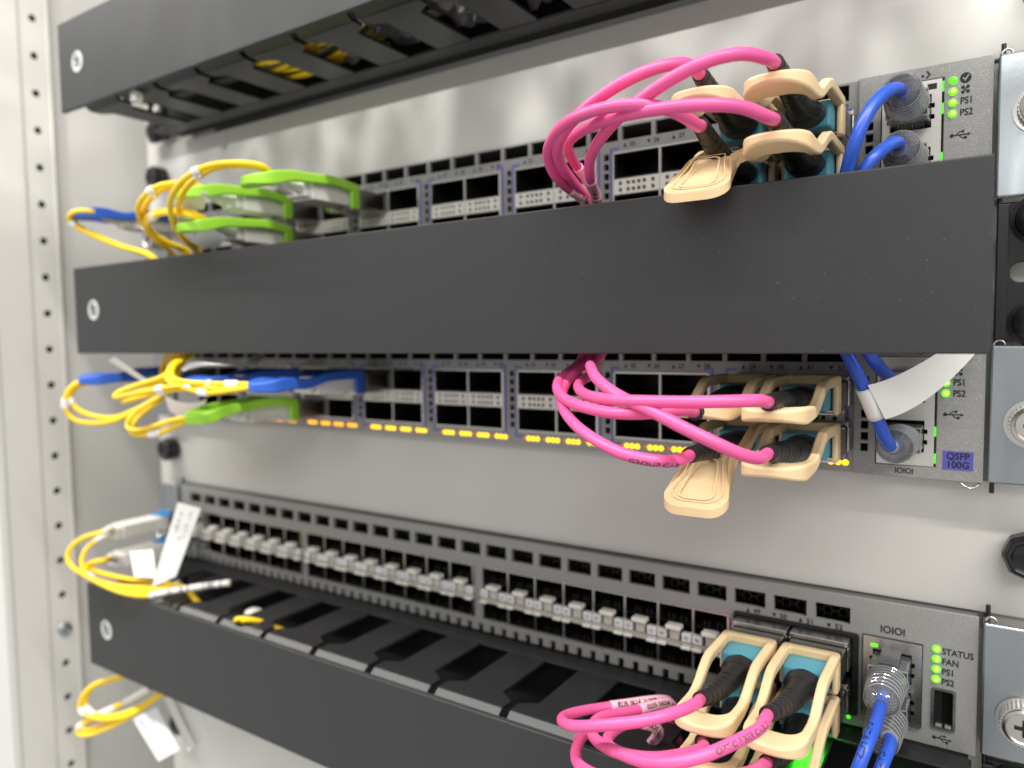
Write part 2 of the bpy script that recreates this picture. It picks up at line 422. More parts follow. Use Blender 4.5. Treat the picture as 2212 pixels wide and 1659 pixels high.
PATH = {
    'pA_UR': [(172, -74, 186.0), (172.4, -82.0, 184.3), (168.4, -90.0, 184.1), (161.7, -96.0, 182.0), (153.7, -98.0, 179.1), (145.8, -97.0, 176.3), (136.5, -92.0, 174.0), (126.0, -82.0, 172.5), (114.8, -68.0, 170.2), (108.1, -54.0, 166.1), (105.8, -46.0, 163.8), (106, -40, 150)],
    'pA_UL': [(152, -74, 187), (151.6, -82.0, 187.6), (147.8, -88.0, 186.2), (142.0, -92.0, 184.0), (133.8, -94.0, 180.6), (124.2, -92.0, 177.0), (115.4, -86.0, 174.3), (107.5, -76.0, 172.1), (103.0, -64.0, 170.1), (101.1, -52.0, 166.8), (101.2, -44.0, 163.2), (102, -38, 150)],
    'pA_LR': [(172, -74, 171.5), (172.5, -82.0, 169.8), (168.1, -90.0, 171.3), (161.0, -96.0, 171.5), (151.7, -98.0, 171.9), (139.7, -95.0, 173.2), (127.0, -88.0, 174.5), (115.2, -78.0, 175.6), (105.9, -66.0, 176.3), (101.6, -55.0, 174.6), (100.9, -48.0, 172.3), (102.0, -42.0, 167.8), (106, -36, 150)],
    'pA_LL': [(152, -74, 173.5), (154.6, -82.0, 170.4), (153.2, -90.0, 171.6), (148.8, -96.0, 173.3), (141.1, -98.0, 174.6), (131.6, -97.0, 175.3), (120.7, -92.0, 175.5), (111.1, -84.0, 174.5), (103.0, -74.0, 172.2), (98.9, -62.0, 168.5), (98.7, -52.0, 165.5), (101.1, -45.0, 162.6), (100, -40, 150)],
    'pB_UR': [(172, -78, 97), (172.2, -86.0, 98.2), (166.3, -93.0, 98.3), (157.5, -97.0, 98.1), (147.0, -97.0, 97.9), (134.3, -92.0, 97.5), (122.4, -84.0, 97.6), (114.0, -74.0, 98.3), (107.1, -62.0, 99.4), (104.2, -52.0, 100.9), (104.4, -44.0, 103.2), (104, -36, 116)],
    'pB_UL': [(152, -78, 93.5), (151.9, -86.0, 95.1), (147.1, -92.0, 94.6), (138.9, -94.0, 94.0), (127.5, -90.0, 94.2), (115.0, -82.0, 95.3), (105.0, -72.0, 97.4), (99.4, -62.0, 100.3), (97.5, -52.0, 102.7), (98.7, -45.0, 106.0), (98, -38, 116)],
    'pB_LR': [(172, -78, 83.5), (172.3, -86.0, 83.3), (169.5, -93.0, 85.0), (163.9, -98.0, 88.5), (156.2, -99.0, 91.9), (147.0, -97.0, 95.5), (136.2, -92.0, 98.4), (125.5, -84.0, 102.1), (116.9, -72.0, 105.1), (109.6, -56.0, 107.0), (113, -46, 114)],
    'pB_LL': [(152, -82, 82), (152.9, -90.0, 81.9), (148.7, -96.0, 82.2), (140.7, -98.0, 83.3), (130.9, -95.0, 85.9), (120.3, -88.0, 88.9), (111.7, -80.0, 92.4), (105.0, -70.0, 95.8), (101.3, -60.0, 99.7), (100.8, -50.0, 104.0), (102.0, -44.0, 106.6), (101, -36, 116)],
    'pC_UL': [(151, -70, 7), (153.5, -80.0, 10.9), (150.8, -90.0, 11.9), (144.6, -97.0, 11.1), (134.3, -100.0, 8.3), (123.4, -97.0, 3.5), (113.3, -86.0, -3.0), (106.8, -72.0, -9.2), (107.7, -58.0, -13.3), (116.9, -46.0, -14.1), (125.3, -38.0, -13.9), (126.9, -30.0, -18.1), (128, -26, -34)],
    'pC_UR': [(171, -72, 9), (172.2, -82.0, 10.4), (168.5, -92.0, 10.2), (162.9, -100.0, 8.7), (156.1, -104.0, 6.5), (146.7, -102.0, 2.9), (135.7, -96.0, -0.4), (128.4, -86.0, -4.7), (125.3, -74.0, -7.9), (126.3, -62.0, -10.6), (131.0, -52.0, -16.6), (118, -46, -36)],
    'pC_LL': [(151, -68, -7), (155.8, -80.0, -1.5), (152.1, -90.0, 0.3), (146.8, -97.0, 1.3), (138.5, -98.0, 0.5), (128.9, -92.0, -2.2), (120.2, -80.0, -6.6), (115.9, -66.0, -10.2), (118.2, -54.0, -13.3), (123.5, -45.0, -14.2), (129.2, -36.0, -14.9), (126, -30, -36)],
    'pC_LR': [(171, -72, -5), (171.4, -88.0, 0.7), (164.3, -98.0, 1.9), (151.9, -104.0, -0.3), (138.5, -104.0, -3.9), (126.4, -98.0, -7.4), (117.8, -86.0, -11.9), (112.0, -72.0, -15.9), (109.1, -62.0, -18.8), (92, -52, -38)],
    'bA_U': [(197.1, -34.0, 185.4), (195.7, -40.0, 183.7), (192.9, -46.0, 179.8), (190.4, -50.0, 174.3), (188.4, -52.0, 167.9), (186.1, -50.0, 161.0), (183, -46, 146)],
    'bA_L': [(196.9, -34.0, 170.4), (195.1, -40.0, 168.1), (192.8, -46.0, 164.6), (190.3, -48.0, 161.2), (187, -44, 150)],
    'bB_L': [(196.6, -30.0, 80.2), (195.5, -36.0, 83.7), (193.7, -42.0, 90.8), (191.5, -46.0, 97.8), (189.3, -48.0, 103.8), (186.9, -48.0, 108.4), (182, -46, 118)],
    'bB_U': [(197.4, -30.0, 99.6), (196.3, -36.0, 102.0), (194.3, -42.0, 104.9), (192.3, -46.0, 108.4), (188, -46, 118)],
    'bC_U': [(194.9, -36.0, -0.8), (194.8, -44.0, -1.0), (193.6, -52.0, -3.9), (191.9, -56.0, -9.3), (189.8, -56.0, -17.1)],
    'bC_L': [(198.4, -34.0, -9.0), (198.0, -42.0, -9.2), (196.9, -48.0, -11.4), (195.4, -50.0, -17.1)],
    'yA1': [(-27.7, -64.0, 186.6), (-36.2, -72.0, 188.4), (-48.3, -80.0, 189.8), (-58.4, -84.0, 188.9), (-71.1, -86.0, 184.8), (-83.8, -84.0, 179.2), (-94.4, -78.0, 174.8), (-106.3, -68.0, 168.5), (-112.7, -58.0, 163.9), (-115.4, -50.0, 160.5), (-118, -42, 148)],
    'yA2': [(-30.1, -62.0, 186.4), (-38.8, -70.0, 188.2), (-50.5, -77.0, 189.7), (-63.3, -80.0, 188.5), (-74.7, -81.0, 184.2), (-85.2, -79.0, 178.8), (-96.1, -73.0, 174.3), (-106.7, -64.0, 168.3), (-112.5, -55.0, 163.4), (-117.3, -48.0, 160.1), (-114, -40, 148)],
    'yA3': [(-77.7, -66.0, 185.1), (-83.9, -72.0, 186.9), (-91.2, -78.0, 187.1), (-96.1, -82.0, 186.1), (-104.7, -84.0, 182.2), (-113.9, -82.0, 178.3), (-122.8, -76.0, 174.6), (-130.6, -68.0, 170.7), (-133.0, -60.0, 165.3), (-134.8, -52.0, 161.1), (-140, -44, 148)],
    'yA4': [(-80.6, -64.0, 184.5), (-87.0, -70.0, 185.9), (-93.8, -75.0, 186.9), (-101.7, -78.0, 185.4), (-109.7, -79.0, 181.6), (-117.8, -77.0, 177.4), (-126.0, -72.0, 174.0), (-131.2, -64.0, 169.1), (-130.3, -57.0, 165.4), (-130.2, -50.0, 163.1), (-130, -42, 148)],
    'yA5': [(-78.6, -66.0, 170.8), (-87.1, -72.0, 172.9), (-95.4, -76.0, 174.5), (-104.9, -78.0, 174.6), (-113.9, -77.0, 172.2), (-124.8, -70.0, 170.0), (-129.6, -62.0, 167.0), (-128.9, -54.0, 164.1), (-129.5, -48.0, 163.3), (-126, -40, 148)],
    'yA6': [(-81.4, -64.0, 172.3), (-87.8, -70.0, 174.5), (-96.2, -74.0, 175.8), (-106.4, -77.0, 176.2), (-117.9, -76.0, 174.1), (-128.5, -70.0, 171.0), (-135.5, -60.0, 166.2), (-138.5, -52.0, 163.6), (-138, -42, 148)],
    'yA7': [(-164.0, -66.0, 182.9), (-176.7, -72.0, 184.6), (-183.3, -76.0, 184.7), (-186.9, -78.0, 183.0), (-189.9, -76.0, 179.7), (-183.1, -70.0, 173.7), (-168.6, -62.0, 166.5), (-151.4, -54.0, 159.8), (-150, -48, 148)],
    'yA8': [(-167.7, -64.0, 182.5), (-179.2, -70.0, 184.0), (-186.0, -74.0, 184.2), (-189.4, -75.0, 182.1), (-191.5, -73.0, 179.5), (-183.1, -67.0, 173.7), (-169.8, -59.0, 166.9), (-152.0, -52.0, 160.4), (-148, -46, 148)],
    'yB1': [(-40.1, -66.0, 94.3), (-53.3, -74.0, 94.4), (-70.6, -80.0, 92.4), (-80.4, -82.0, 94.2), (-98.0, -80.0, 97.0), (-108.7, -74.0, 100.6), (-117.1, -64.0, 105.8), (-117.2, -56.0, 107.7), (-120, -46, 118)],
    'yB2': [(-62.6, -76.0, 96.2), (-70.4, -80.0, 96.6), (-85.7, -82.0, 97.4), (-98.8, -78.0, 99.6), (-110.9, -68.0, 104.5), (-115.4, -58.0, 107.7), (-118, -44, 118)],
    'yB3': [(-44.0, -66.0, 93.5), (-60.7, -76.0, 93.7), (-83.6, -82.0, 95.5), (-103.4, -84.0, 93.1), (-123.1, -84.0, 90.4), (-142.5, -82.0, 88.3), (-147.1, -78.0, 90.0), (-136.3, -72.0, 94.3), (-125.7, -66.0, 97.8), (-125.6, -58.0, 104.0), (-124, -48, 118)],
    'yB4': [(-51.5, -64.0, 92.9), (-65.6, -74.0, 92.5), (-84.6, -80.0, 94.0), (-102.8, -83.0, 91.7), (-120.8, -84.0, 88.4), (-134.8, -82.0, 86.4), (-141.1, -77.0, 87.9), (-134.7, -70.0, 92.0), (-125.2, -64.0, 97.0), (-127.5, -56.0, 103.9), (-122, -46, 118)],
    'yB5': [(-187.1, -68.0, 94.8), (-190.7, -73.0, 95.0), (-193.5, -77.0, 92.8), (-194.8, -80.0, 87.1), (-197.0, -80.0, 80.8), (-195.4, -77.0, 74.3), (-183.9, -73.0, 72.1), (-166.5, -69.0, 74.2), (-155.2, -65.0, 78.9), (-147.2, -60.0, 83.4), (-144.9, -54.0, 87.6), (-160, -46, 100), (-150, -44, 118)],
    'yB6': [(-189.6, -66.0, 93.5), (-191.9, -71.0, 93.3), (-196.8, -74.0, 91.4), (-200.1, -76.0, 86.7), (-195.8, -75.0, 80.4), (-182.5, -72.0, 76.0), (-168.3, -68.0, 75.5), (-158.7, -63.0, 79.4), (-149.1, -58.0, 84.7), (-146.7, -52.0, 89.0), (-156, -44, 102), (-146, -42, 118)],
    'yB7': [(-91.6, -64.0, 80.9), (-108.4, -70.0, 77.9), (-120.0, -75.0, 74.3), (-130.2, -78.0, 71.9), (-139.2, -78.0, 72.8), (-144.8, -74.0, 76.5), (-144.3, -68.0, 81.2), (-141.7, -60.0, 85.9), (-140.6, -54.0, 90.8), (-150, -44, 104), (-142, -42, 118)],
    'yB8': [(-92.3, -62.0, 80.0), (-109.3, -68.0, 75.5), (-116.1, -73.0, 71.4), (-128.8, -76.0, 69.6), (-140.4, -76.0, 70.3), (-143.1, -72.0, 75.7), (-142.5, -66.0, 80.3), (-142.4, -58.0, 84.9), (-141.3, -52.0, 90.7), (-146, -42, 104), (-138, -40, 118)],
    'yC1': [(-180.9, -58.0, 11.7), (-190.2, -66.0, 10.2), (-201.4, -72.0, 6.7), (-205.2, -76.0, 2.8), (-207.4, -78.0, -2.5), (-203.2, -78.0, -7.8), (-193.0, -76.0, -11.6), (-179.2, -73.0, -16.0), (-161.8, -70.0, -18.5), (-150.2, -64.0, -19.2), (-141.8, -56.0, -17.5), (-131.5, -48.0, -15.9), (-115.2, -40.0, -13.0)],
    'yC2': [(-204.4, -60.0, 2.9), (-206.7, -66.0, 0.1), (-206.4, -70.0, -3.9), (-204.3, -72.0, -7.4), (-199.0, -73.0, -11.3), (-191.1, -72.0, -15.6), (-177.1, -69.0, -17.8), (-161.3, -64.0, -18.6), (-148.2, -57.0, -17.3), (-145.1, -50.0, -16.4), (-128, -44, -36)],
    'yC3': [(-184.3, -58.0, -4.4), (-191.6, -66.0, -5.9), (-199.5, -70.0, -7.8), (-202.0, -72.0, -10.4), (-198.2, -71.0, -15.0), (-186.9, -68.0, -17.7), (-170.6, -63.0, -18.5), (-159.1, -56.0, -18.5), (-149.3, -48.0, -18.0), (-126, -42, -36)],
    'yC4': [(-184.7, -60.0, -4.8), (-197.0, -67.0, -7.6), (-202.8, -70.0, -9.9), (-198.7, -69.0, -11.8), (-186.2, -65.0, -14.1), (-172.7, -59.0, -16.2), (-164.1, -53.0, -17.5), (-158.5, -48.0, -18.8), (-132, -42, -36)],
    'yD1': [(-199.5, -52.0, -79.5), (-205.3, -58.0, -81.1), (-215.5, -64.0, -85.0), (-216.6, -68.0, -88.5), (-220.6, -69.0, -94.4), (-221.0, -69.0, -98.6), (-214.5, -68.0, -101.3), (-202.2, -65.0, -101.2), (-186.6, -60.0, -97.4), (-177.8, -54.0, -91.7), (-169.9, -48.0, -84.5), (-138, -44, -60)],
    'yD2': [(-205.5, -50.0, -83.0), (-210.4, -56.0, -84.1), (-217.4, -62.0, -86.6), (-219.5, -65.0, -90.6), (-221.2, -66.0, -95.3), (-217.2, -66.0, -99.5), (-207.5, -65.0, -100.7), (-195.0, -61.0, -98.7), (-183.1, -55.0, -93.3), (-173.9, -48.0, -86.1), (-142, -44, -60)],
    'yD3': [(-182.6, -48.0, -84.7), (-199.2, -54.0, -94.9), (-207.4, -60.0, -100.0), (-212.8, -64.0, -102.6), (-215.5, -66.0, -103.6)],
    'yD4': [(-219.9, -64.0, -108.1), (-224.8, -66.0, -109.2), (-226.5, -68.0, -111.2), (-228.1, -68.0, -115.7), (-220.1, -67.0, -115.3), (-204.8, -64.0, -108.8), (-190.9, -60.0, -101.2), (-181.2, -55.0, -94.4), (-171.0, -48.0, -85.6), (-140, -42, -60)],
    'yD5': [(-219.4, -62.0, -107.7), (-223.5, -65.0, -109.3), (-227.4, -66.0, -112.9), (-221.9, -66.0, -113.7), (-211.0, -63.0, -108.4), (-194.8, -59.0, -101.0), (-182.9, -54.0, -93.6), (-174.7, -47.0, -86.8), (-141, -40, -60)],
}
FLAG = {
    'fA1': [(-89.9, -74.0, 184.0), (-77.4, -70.0, 182.5), (-87.0, -66.0, 176.3), (-97.8, -70.0, 176.9)],
    'fA2': [(-88.5, -66.0, 171.1), (-81.7, -58.0, 164.0), (-96.6, -54.0, 159.5), (-104.2, -62.0, 163.5)],
    'fA3': [(-97.3, -72.0, 172.6), (-88.8, -68.0, 171.6), (-106.1, -60.0, 163.8), (-106.0, -66.0, 167.3)],
    'fB1': [(-161.4, -74.0, 106.2), (-155.7, -74.0, 107.7), (-138.7, -66.0, 95.3), (-141.5, -66.0, 93.8)],
    'fB2': [(-101.1, -72.0, 102.0), (-82.0, -68.0, 105.1), (-67.9, -62.0, 103.3), (-98.9, -72.0, 101.3)],
    'fB3': [(-71.7, -60.0, 103.9), (-70.9, -54.0, 108.4), (-61.4, -54.0, 108.5), (-63.3, -60.0, 102.6)],
    'fB4': [(-125.1, -66.0, 88.4), (-102.4, -58.0, 87.1), (-107.8, -58.0, 77.5), (-125.2, -64.0, 80.9)],
    'fC1': [(-140.4, -52.0, 29.9), (-123.0, -50.0, 28.1), (-138.6, -56.0, -9.1), (-155.0, -60.0, -16.6)],
    'fC2': [(-179.1, -58.0, -1.1), (-162.8, -54.0, 1.4), (-153.4, -58.0, -12.1), (-168.1, -62.0, -12.7)],
    'fD1': [(-184.3, -58.0, -99.1), (-166.0, -54.0, -89.0), (-141.9, -56.0, -105.3), (-156.1, -60.0, -114.5)],
    'fD2': [(-169.2, -48.0, -86.9), (-163.8, -46.0, -86.3), (-137.0, -50.0, -104.5), (-140.3, -52.0, -107.6)],
    'fD3': [(-167.2, -44.0, -88.6), (-142.8, -42.0, -89.6), (-131.7, -44.0, -99.8), (-139.3, -48.0, -106.2)],
    'fBr': [(191.4, -49.0, 97.7), (196.9, -47.0, 99.3), (216.4, -40.0, 108.5), (200.6, -44.0, 90.0)],
}

# ================================================================ the rack
def post_strip(x0, x1, z0, z1, y, zh, hx, r, depth):
    """front strip pierced by a row of round holes"""
    mb = MB(); n = 16
    zs = [z0] + [(zh[i]+zh[i+1])/2 for i in range(len(zh)-1)] + [z1]
    for k, zc in enumerate(zh):
        a, b = zs[k], zs[k+1]
        rim = []; sq = []
        for i in range(n):
            t = 2*math.pi*(i+0.5)/n; c, s_ = math.cos(t), math.sin(t)
            rim.append((hx+r*c, zc+r*s_))
            q = min(((x1-hx)/c if c > 0 else (x0-hx)/c), ((b-zc)/s_ if s_ > 0 else (a-zc)/s_))
            sq.append((hx+q*c, zc+q*s_))
        # corners of the cell
        cor = {}
        for i in range(n):
            j = (i+1) % n
            pi, pj = sq[i], sq[j]
            f4 = [(*pi,), (*pj,)]
            v = [(pi[0], y, pi[1]), (pj[0], y, pj[1]), (rim[j][0], y, rim[j][1]), (rim[i][0], y, rim[i][1])]
            mb.add(v, [(0, 1, 2, 3)])
            if abs(pi[0]-pj[0]) > 1e-6 and abs(pi[1]-pj[1]) > 1e-6:
                cx = x1 if max(pi[0], pj[0]) > hx+ (x1-hx)*0.98 else x0
                cz = b if max(pi[1], pj[1]) > zc+(b-zc)*0.98 else a
                mb.add([(pi[0], y, pi[1]), (cx, y, cz), (pj[0], y, pj[1])], [(0, 1, 2)])
            mb.add([(rim[i][0], y, rim[i][1]), (rim[j][0], y, rim[j][1]), (rim[j][0], y+depth, rim[j][1]), (rim[i][0], y+depth, rim[i][1])], [(0, 1, 2, 3)])
    return mb
Z0, Z1 = -330.0, 520.0
tp = thing('cabinet_post', 'pale grey upright cabinet post with a single column of small round holes', 'post', (-335, -25, Z0))
zh = [336.35-25*i + 25*7 for i in range(34)]; zh = [z for z in zh if Z0 < z < Z1][::-1]
st_ = post_strip(-34.6, -17.0, Z0, Z1, 0.0, zh, -25.4, 2.5, 1.2)
st_.v = [(-329.5-y_, x_, z_) for x_, y_, z_ in st_.v]          # the strip faces the middle of the rack
part('perforated_strip', st_, 'post', tp)
part('post_hole_shade', MB().box(-352, -340, -34, -17.5, Z0, Z1), 'hollow', tp)  # black box added behind the holes, painted as the dark inside the post
part('post_edge', MB().box(-331.5, -328.9, -16.9, -15.2, Z0, Z1), 'post', tp, bevel=0.6)
zs_ = 336.35-25*17
sc_ = MB().lathe((-329.4, -25.4, zs_), (1, 0, 0), [(0, 4.6), (1.2, 4.6), (2.0, 3.8), (2.2, 2.6), (1.6, 2.2), (1.6, 0)], 20)
single('post_screw', sc_, 'zinc', 'flat zinc screw filling one hole of the perforated post', 'screw', (-329.4, -25.4, zs_), smoothed=True)
tf = thing('cabinet_upright', 'wide plain pale grey cabinet side frame left of the holed post', 'frame', (-340, -45, Z0))
part('frame_face', MB().box(-352, -328.6, -56.8, -34.9, Z0, Z1), 'post', tf, bevel=0.6)
part('frame_edge', MB().box(-352, -327.4, -63.5, -57.0, Z0, Z1), 'post_white', tf, bevel=1.5, seg=3)
link('side_panel', MB().box(-336, -333.4, -15.0, 62, Z0, Z1).mesh('side_panel'), 'panel', kind='structure')
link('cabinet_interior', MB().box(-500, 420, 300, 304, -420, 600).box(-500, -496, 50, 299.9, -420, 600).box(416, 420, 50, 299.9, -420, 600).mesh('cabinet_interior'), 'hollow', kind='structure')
for sx, nm in ((-1, 'pale mounting rail beside the left ends of the blank panels'), (1, 'pale mounting rail behind the right-hand brackets')):
    a, b = (-257, -205) if sx < 0 else (205, 262)
    rl = thing('mounting_rail', nm, 'rail', ((a+b)/2, 10, Z0))
    part('rail_face', MB().box(a, b, 9, 11.5, Z0, Z1), 'post', rl, bevel=0.6)
    part('rail_return', MB().box(a, a+2, 11.6, 60, Z0, Z1), 'post', rl)

def blank(zc, h, label, knobs):
    t = thing('blank_panel', label, 'blank panel', (0, 7, zc-h/2), 'blank filler panels in the rack')
    part('panel_sheet', MB().box(-241.3, 241.3, 6, 8.5, zc-h/2, zc+h/2), 'panel', t, bevel=0.5)
    for x in knobs:
        k = part('knob', MB().lathe((x, 5.9, zc), (0, -1, 0), [(0, 6.2), (1.5, 7.6), (7, 7.6), (9, 6.6), (9.4, 5.5), (8.4, 5.0), (8.4, 0)], 8), 'black_gloss', t, bevel=0.4)
        part('knob_slot', MB().box(x-4.6, x+4.6, -2.9, -2.3, zc-0.8, zc+0.8), 'hollow', k)
    return t
blank(U, 44.0, 'grey blank filler panel between the two lower switches', (-234, 232.8))
blank(5*U-0.6, 42.2, 'grey blank filler panel above the upper switch with blurry light patches', (-234, 232.8))
blank(-3.2*U-1, 145, 'tall grey blank filler panel under the lowest cable manager', (-234,))
blank(8.2*U+1, 145, 'tall grey blank filler panel above the top cable manager', (-234,))

# ---------------------------------------------------------------- cable managers
PITCH = 34.4
def finger_mesh(top):
    mb = MB(); s = 1 if top else -1
    poly = [(-9, -13.8), (9, -13.8), (9, -46.5), (15.6, -50.5), (15.6, -56), (-15.6, -56), (-15.6, -50.5), (-9, -46.5)]
    mb.prism(poly, 21.6*s, 23.2*s, FXY)
    roll = [(-56.05, 23.2), (-56.6, 23.2), (-57.0, 23.0), (-60.1, 20.6), (-60.4, 19.8), (-60.4, 14.0), (-58.9, 14.0), (-58.9, 19.0), (-57.0, 21.0), (-56.05, 21.6)]
    return mb.prism([(a, b*s) for a, b in roll], -15.5, 15.5, FYZ)
FM = {}
def manager(zc, x0, x1, label, slots0):
    t = thing('cable_manager', label, 'cable manager', ((x0+x1)/2, 0, zc-23.8), 'black horizontal cable managers')
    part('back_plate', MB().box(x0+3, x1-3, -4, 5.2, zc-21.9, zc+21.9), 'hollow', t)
    part('slot_shade_sheet', MB().box(x0+8, x1-8, -56, -6, zc-0.5, zc+0.5), 'hollow', t)  # added near-black sheet, stands for the shade seen through the slots
    for s in (1, -1):
        za, zb = sorted((zc+21.6*s, zc+23.2*s))
        part('rear_strip', MB().box(x0+2, x1-2, -13.6, -4.2, za, zb), 'black_metal', t, bevel=0.6)
        part('end_plate', MB().box(168.0, 179.2, -56, -13.8, za, zb), 'black_metal', t, bevel=0.6)
        for k in range(-6, 7):
            xc = slots0 + PITCH*(k+0.5)
            if not x0+14 < xc < 180: continue
            key = s
            if key not in FM: FM[key] = finger_mesh(s > 0).mesh('finger')
            org = getorg(t)
            link('finger', FM[key], 'black_metal', t, (xc-org[0], -org[1], zc-org[2]), bevel=0.7)
    prof = [(-65.7, -23.78), (-65.7, 23.78), (-63.2, 23.78), (-63.2, 22.8), (-64.2, 22.8), (-64.2, -22.8), (-63.2, -22.8), (-63.2, -23.78)]
    part('cover', MB().prism([(p[0], p[1]+zc) for p in prof], x0, x1, FYZ), 'cover', t, bevel=0.45, seg=3)
    for s, xe in ((-1, x0), (1, x1)):
        # side cheek and rack ear
        a, b = sorted((xe - s*6, xe - s*3.5))
        part('side_cheek', MB().box(a, b, -58, -14, zc-8, zc+8), 'black_metal', t, bevel=0.5)
        c, d = (221.6, 241.5) if s > 0 else (-241.5, -221.6)
        cx = 232.5*s
        ear = part('ear', MB().ring(rrect(c, d, zc-21.6, zc+21.6, 1.0), rrect(cx-7.2, cx+7.2, zc-3.1, zc+3.1, 3.0), 1.0, 4.0, FXZ), 'black_metal', t, bevel=0.3)
        part('ear_ridge', MB().box(*sorted((c if s > 0 else d, (c if s > 0 else d)+s*3.2)), -1.2, 0.9, zc-21, zc+21), 'black_gloss', ear, bevel=0.4)
        for dz in (-15.9, 15.9):
            sc = part('screw', MB().lathe((cx, 0.9, zc+dz), (0, -1, 0), [(0, 7.6), (0.8, 7.6), (1.0, 6.4), (3.0, 6.2), (4.0, 5.0), (4.3, 3.4)], 24), 'black_gloss', ear, smoothed=True)
            part('screw_cross', MB().box(cx-3.0, cx+3.0, -3.5, -3.25, zc+dz-.55, zc+dz+.55).box(cx-.55, cx+.55, -3.52, -3.27, zc+dz-3, zc+dz+3), 'hollow', sc)
    ex = x0+19.5
    em = part('emblem', MB().cyl((ex, -65.78, zc), (0, -1, 0), 5.6, 5.6, 0.05, 40), 'emblem', t)
    v, f = text_mesh('fs', 7.0)
    part('emblem_mark', MB().add([(ex+p[0]*0.95, -65.9, zc+p[1]+0.4) for p in v], f), 'cover', em)
    return t
manager(6*U, -213.6, 220.8, 'black cable manager seen from below with yellow cables behind its slots', 3.8)
manager(3*U, -209.3, 220.8, 'black cable manager between the two switches with beige looped tabs', 3.8)
manager(-U-1.8, -212.2, 220.8, 'lowest black cable manager with its slotted top open below the grey switch', 3.8)

# ---------------------------------------------------------------- shared switch pieces
def usb_symbol(x, z, parent, y, w=5.6):
    k = w/5.6; mb = MB()
    def bar(x0, z0, x1, z1, t=0.28):
        d = Vector((x1-x0, 0, z1-z0)); n = Vector((-d.z, 0, d.x)).normalized()*t*k/2
        a, b = Vector((x+x0*k, y, z+z0*k)), Vector((x+x1*k, y, z+z1*k))
        mb.add([a+n, b+n, b-n, a-n], [(0, 1, 2, 3)])
    bar(-2.4, 0, 2.2, 0, 0.36); bar(-1.2, 0, -0.2, 1.0); bar(-0.2, 1.0, 0.6, 1.0); bar(-0.4, 0, 0.5, -1.0); bar(0.5, -1.0, 1.2, -1.0)
    mb.add([(x+2.9*k, y, z), (x+2.0*k, y, z+.45*k), (x+2.0*k, y, z-.45*k)], [(0, 1, 2)])
    for cx, cz, r in ((-2.3, 0, 0.6), (0.7, 1.0, 0.4)):
        mb.add([(x+(cx+r*math.cos(i*math.pi/8))*k, y-0.01, z+(cz+r*math.sin(i*math.pi/8))*k) for i in range(16)], [tuple(range(16))])
    mb.add([(x+a*k, y-0.01, z+b*k) for a, b in ((1.0, -1.4), (1.8, -1.4), (1.8, -0.6), (1.0, -0.6))], [(0, 1, 2, 3)])
    return part('usb_mark', mb, 'print', parent)
LEDM = {}
def led(x, z, r, mt, parent, y=0.0, ry=None, h=0.5):
    key = (r, mt, h)
    if key not in LEDM:
        LEDM[key] = MB().lathe((0, 0, 0), (0, -1, 0), [(-0.4, r), (0, r), (h*0.6, r*0.8), (h, r*0.35)], 16).mesh('led')
    o = getorg(parent)
    return link('led', LEDM[key], mt, parent, (x-o[0], y-o[1], z-o[2]), smoothed='all')
CORE = []
def lampc(l):
    if not CORE: CORE.append(MB().lathe((0, 0, 0), (0, -1, 0), [(0.55, 0.75), (0.9, 0.6), (1.05, 0.25)], 14).mesh('led_core'))
    link('led_core', CORE[0], 'led_core', l, (0.1, 0, 0.05), smoothed='all')
def triangle(x, z, upw, y, parent):
    s = 1 if upw else -1
    return part('arrow_mark', MB().add([(x-.8, y, z-.75*s), (x+.8, y, z-.75*s), (x, y, z+.85*s)], [(0, 1, 2)]), 'print', parent)
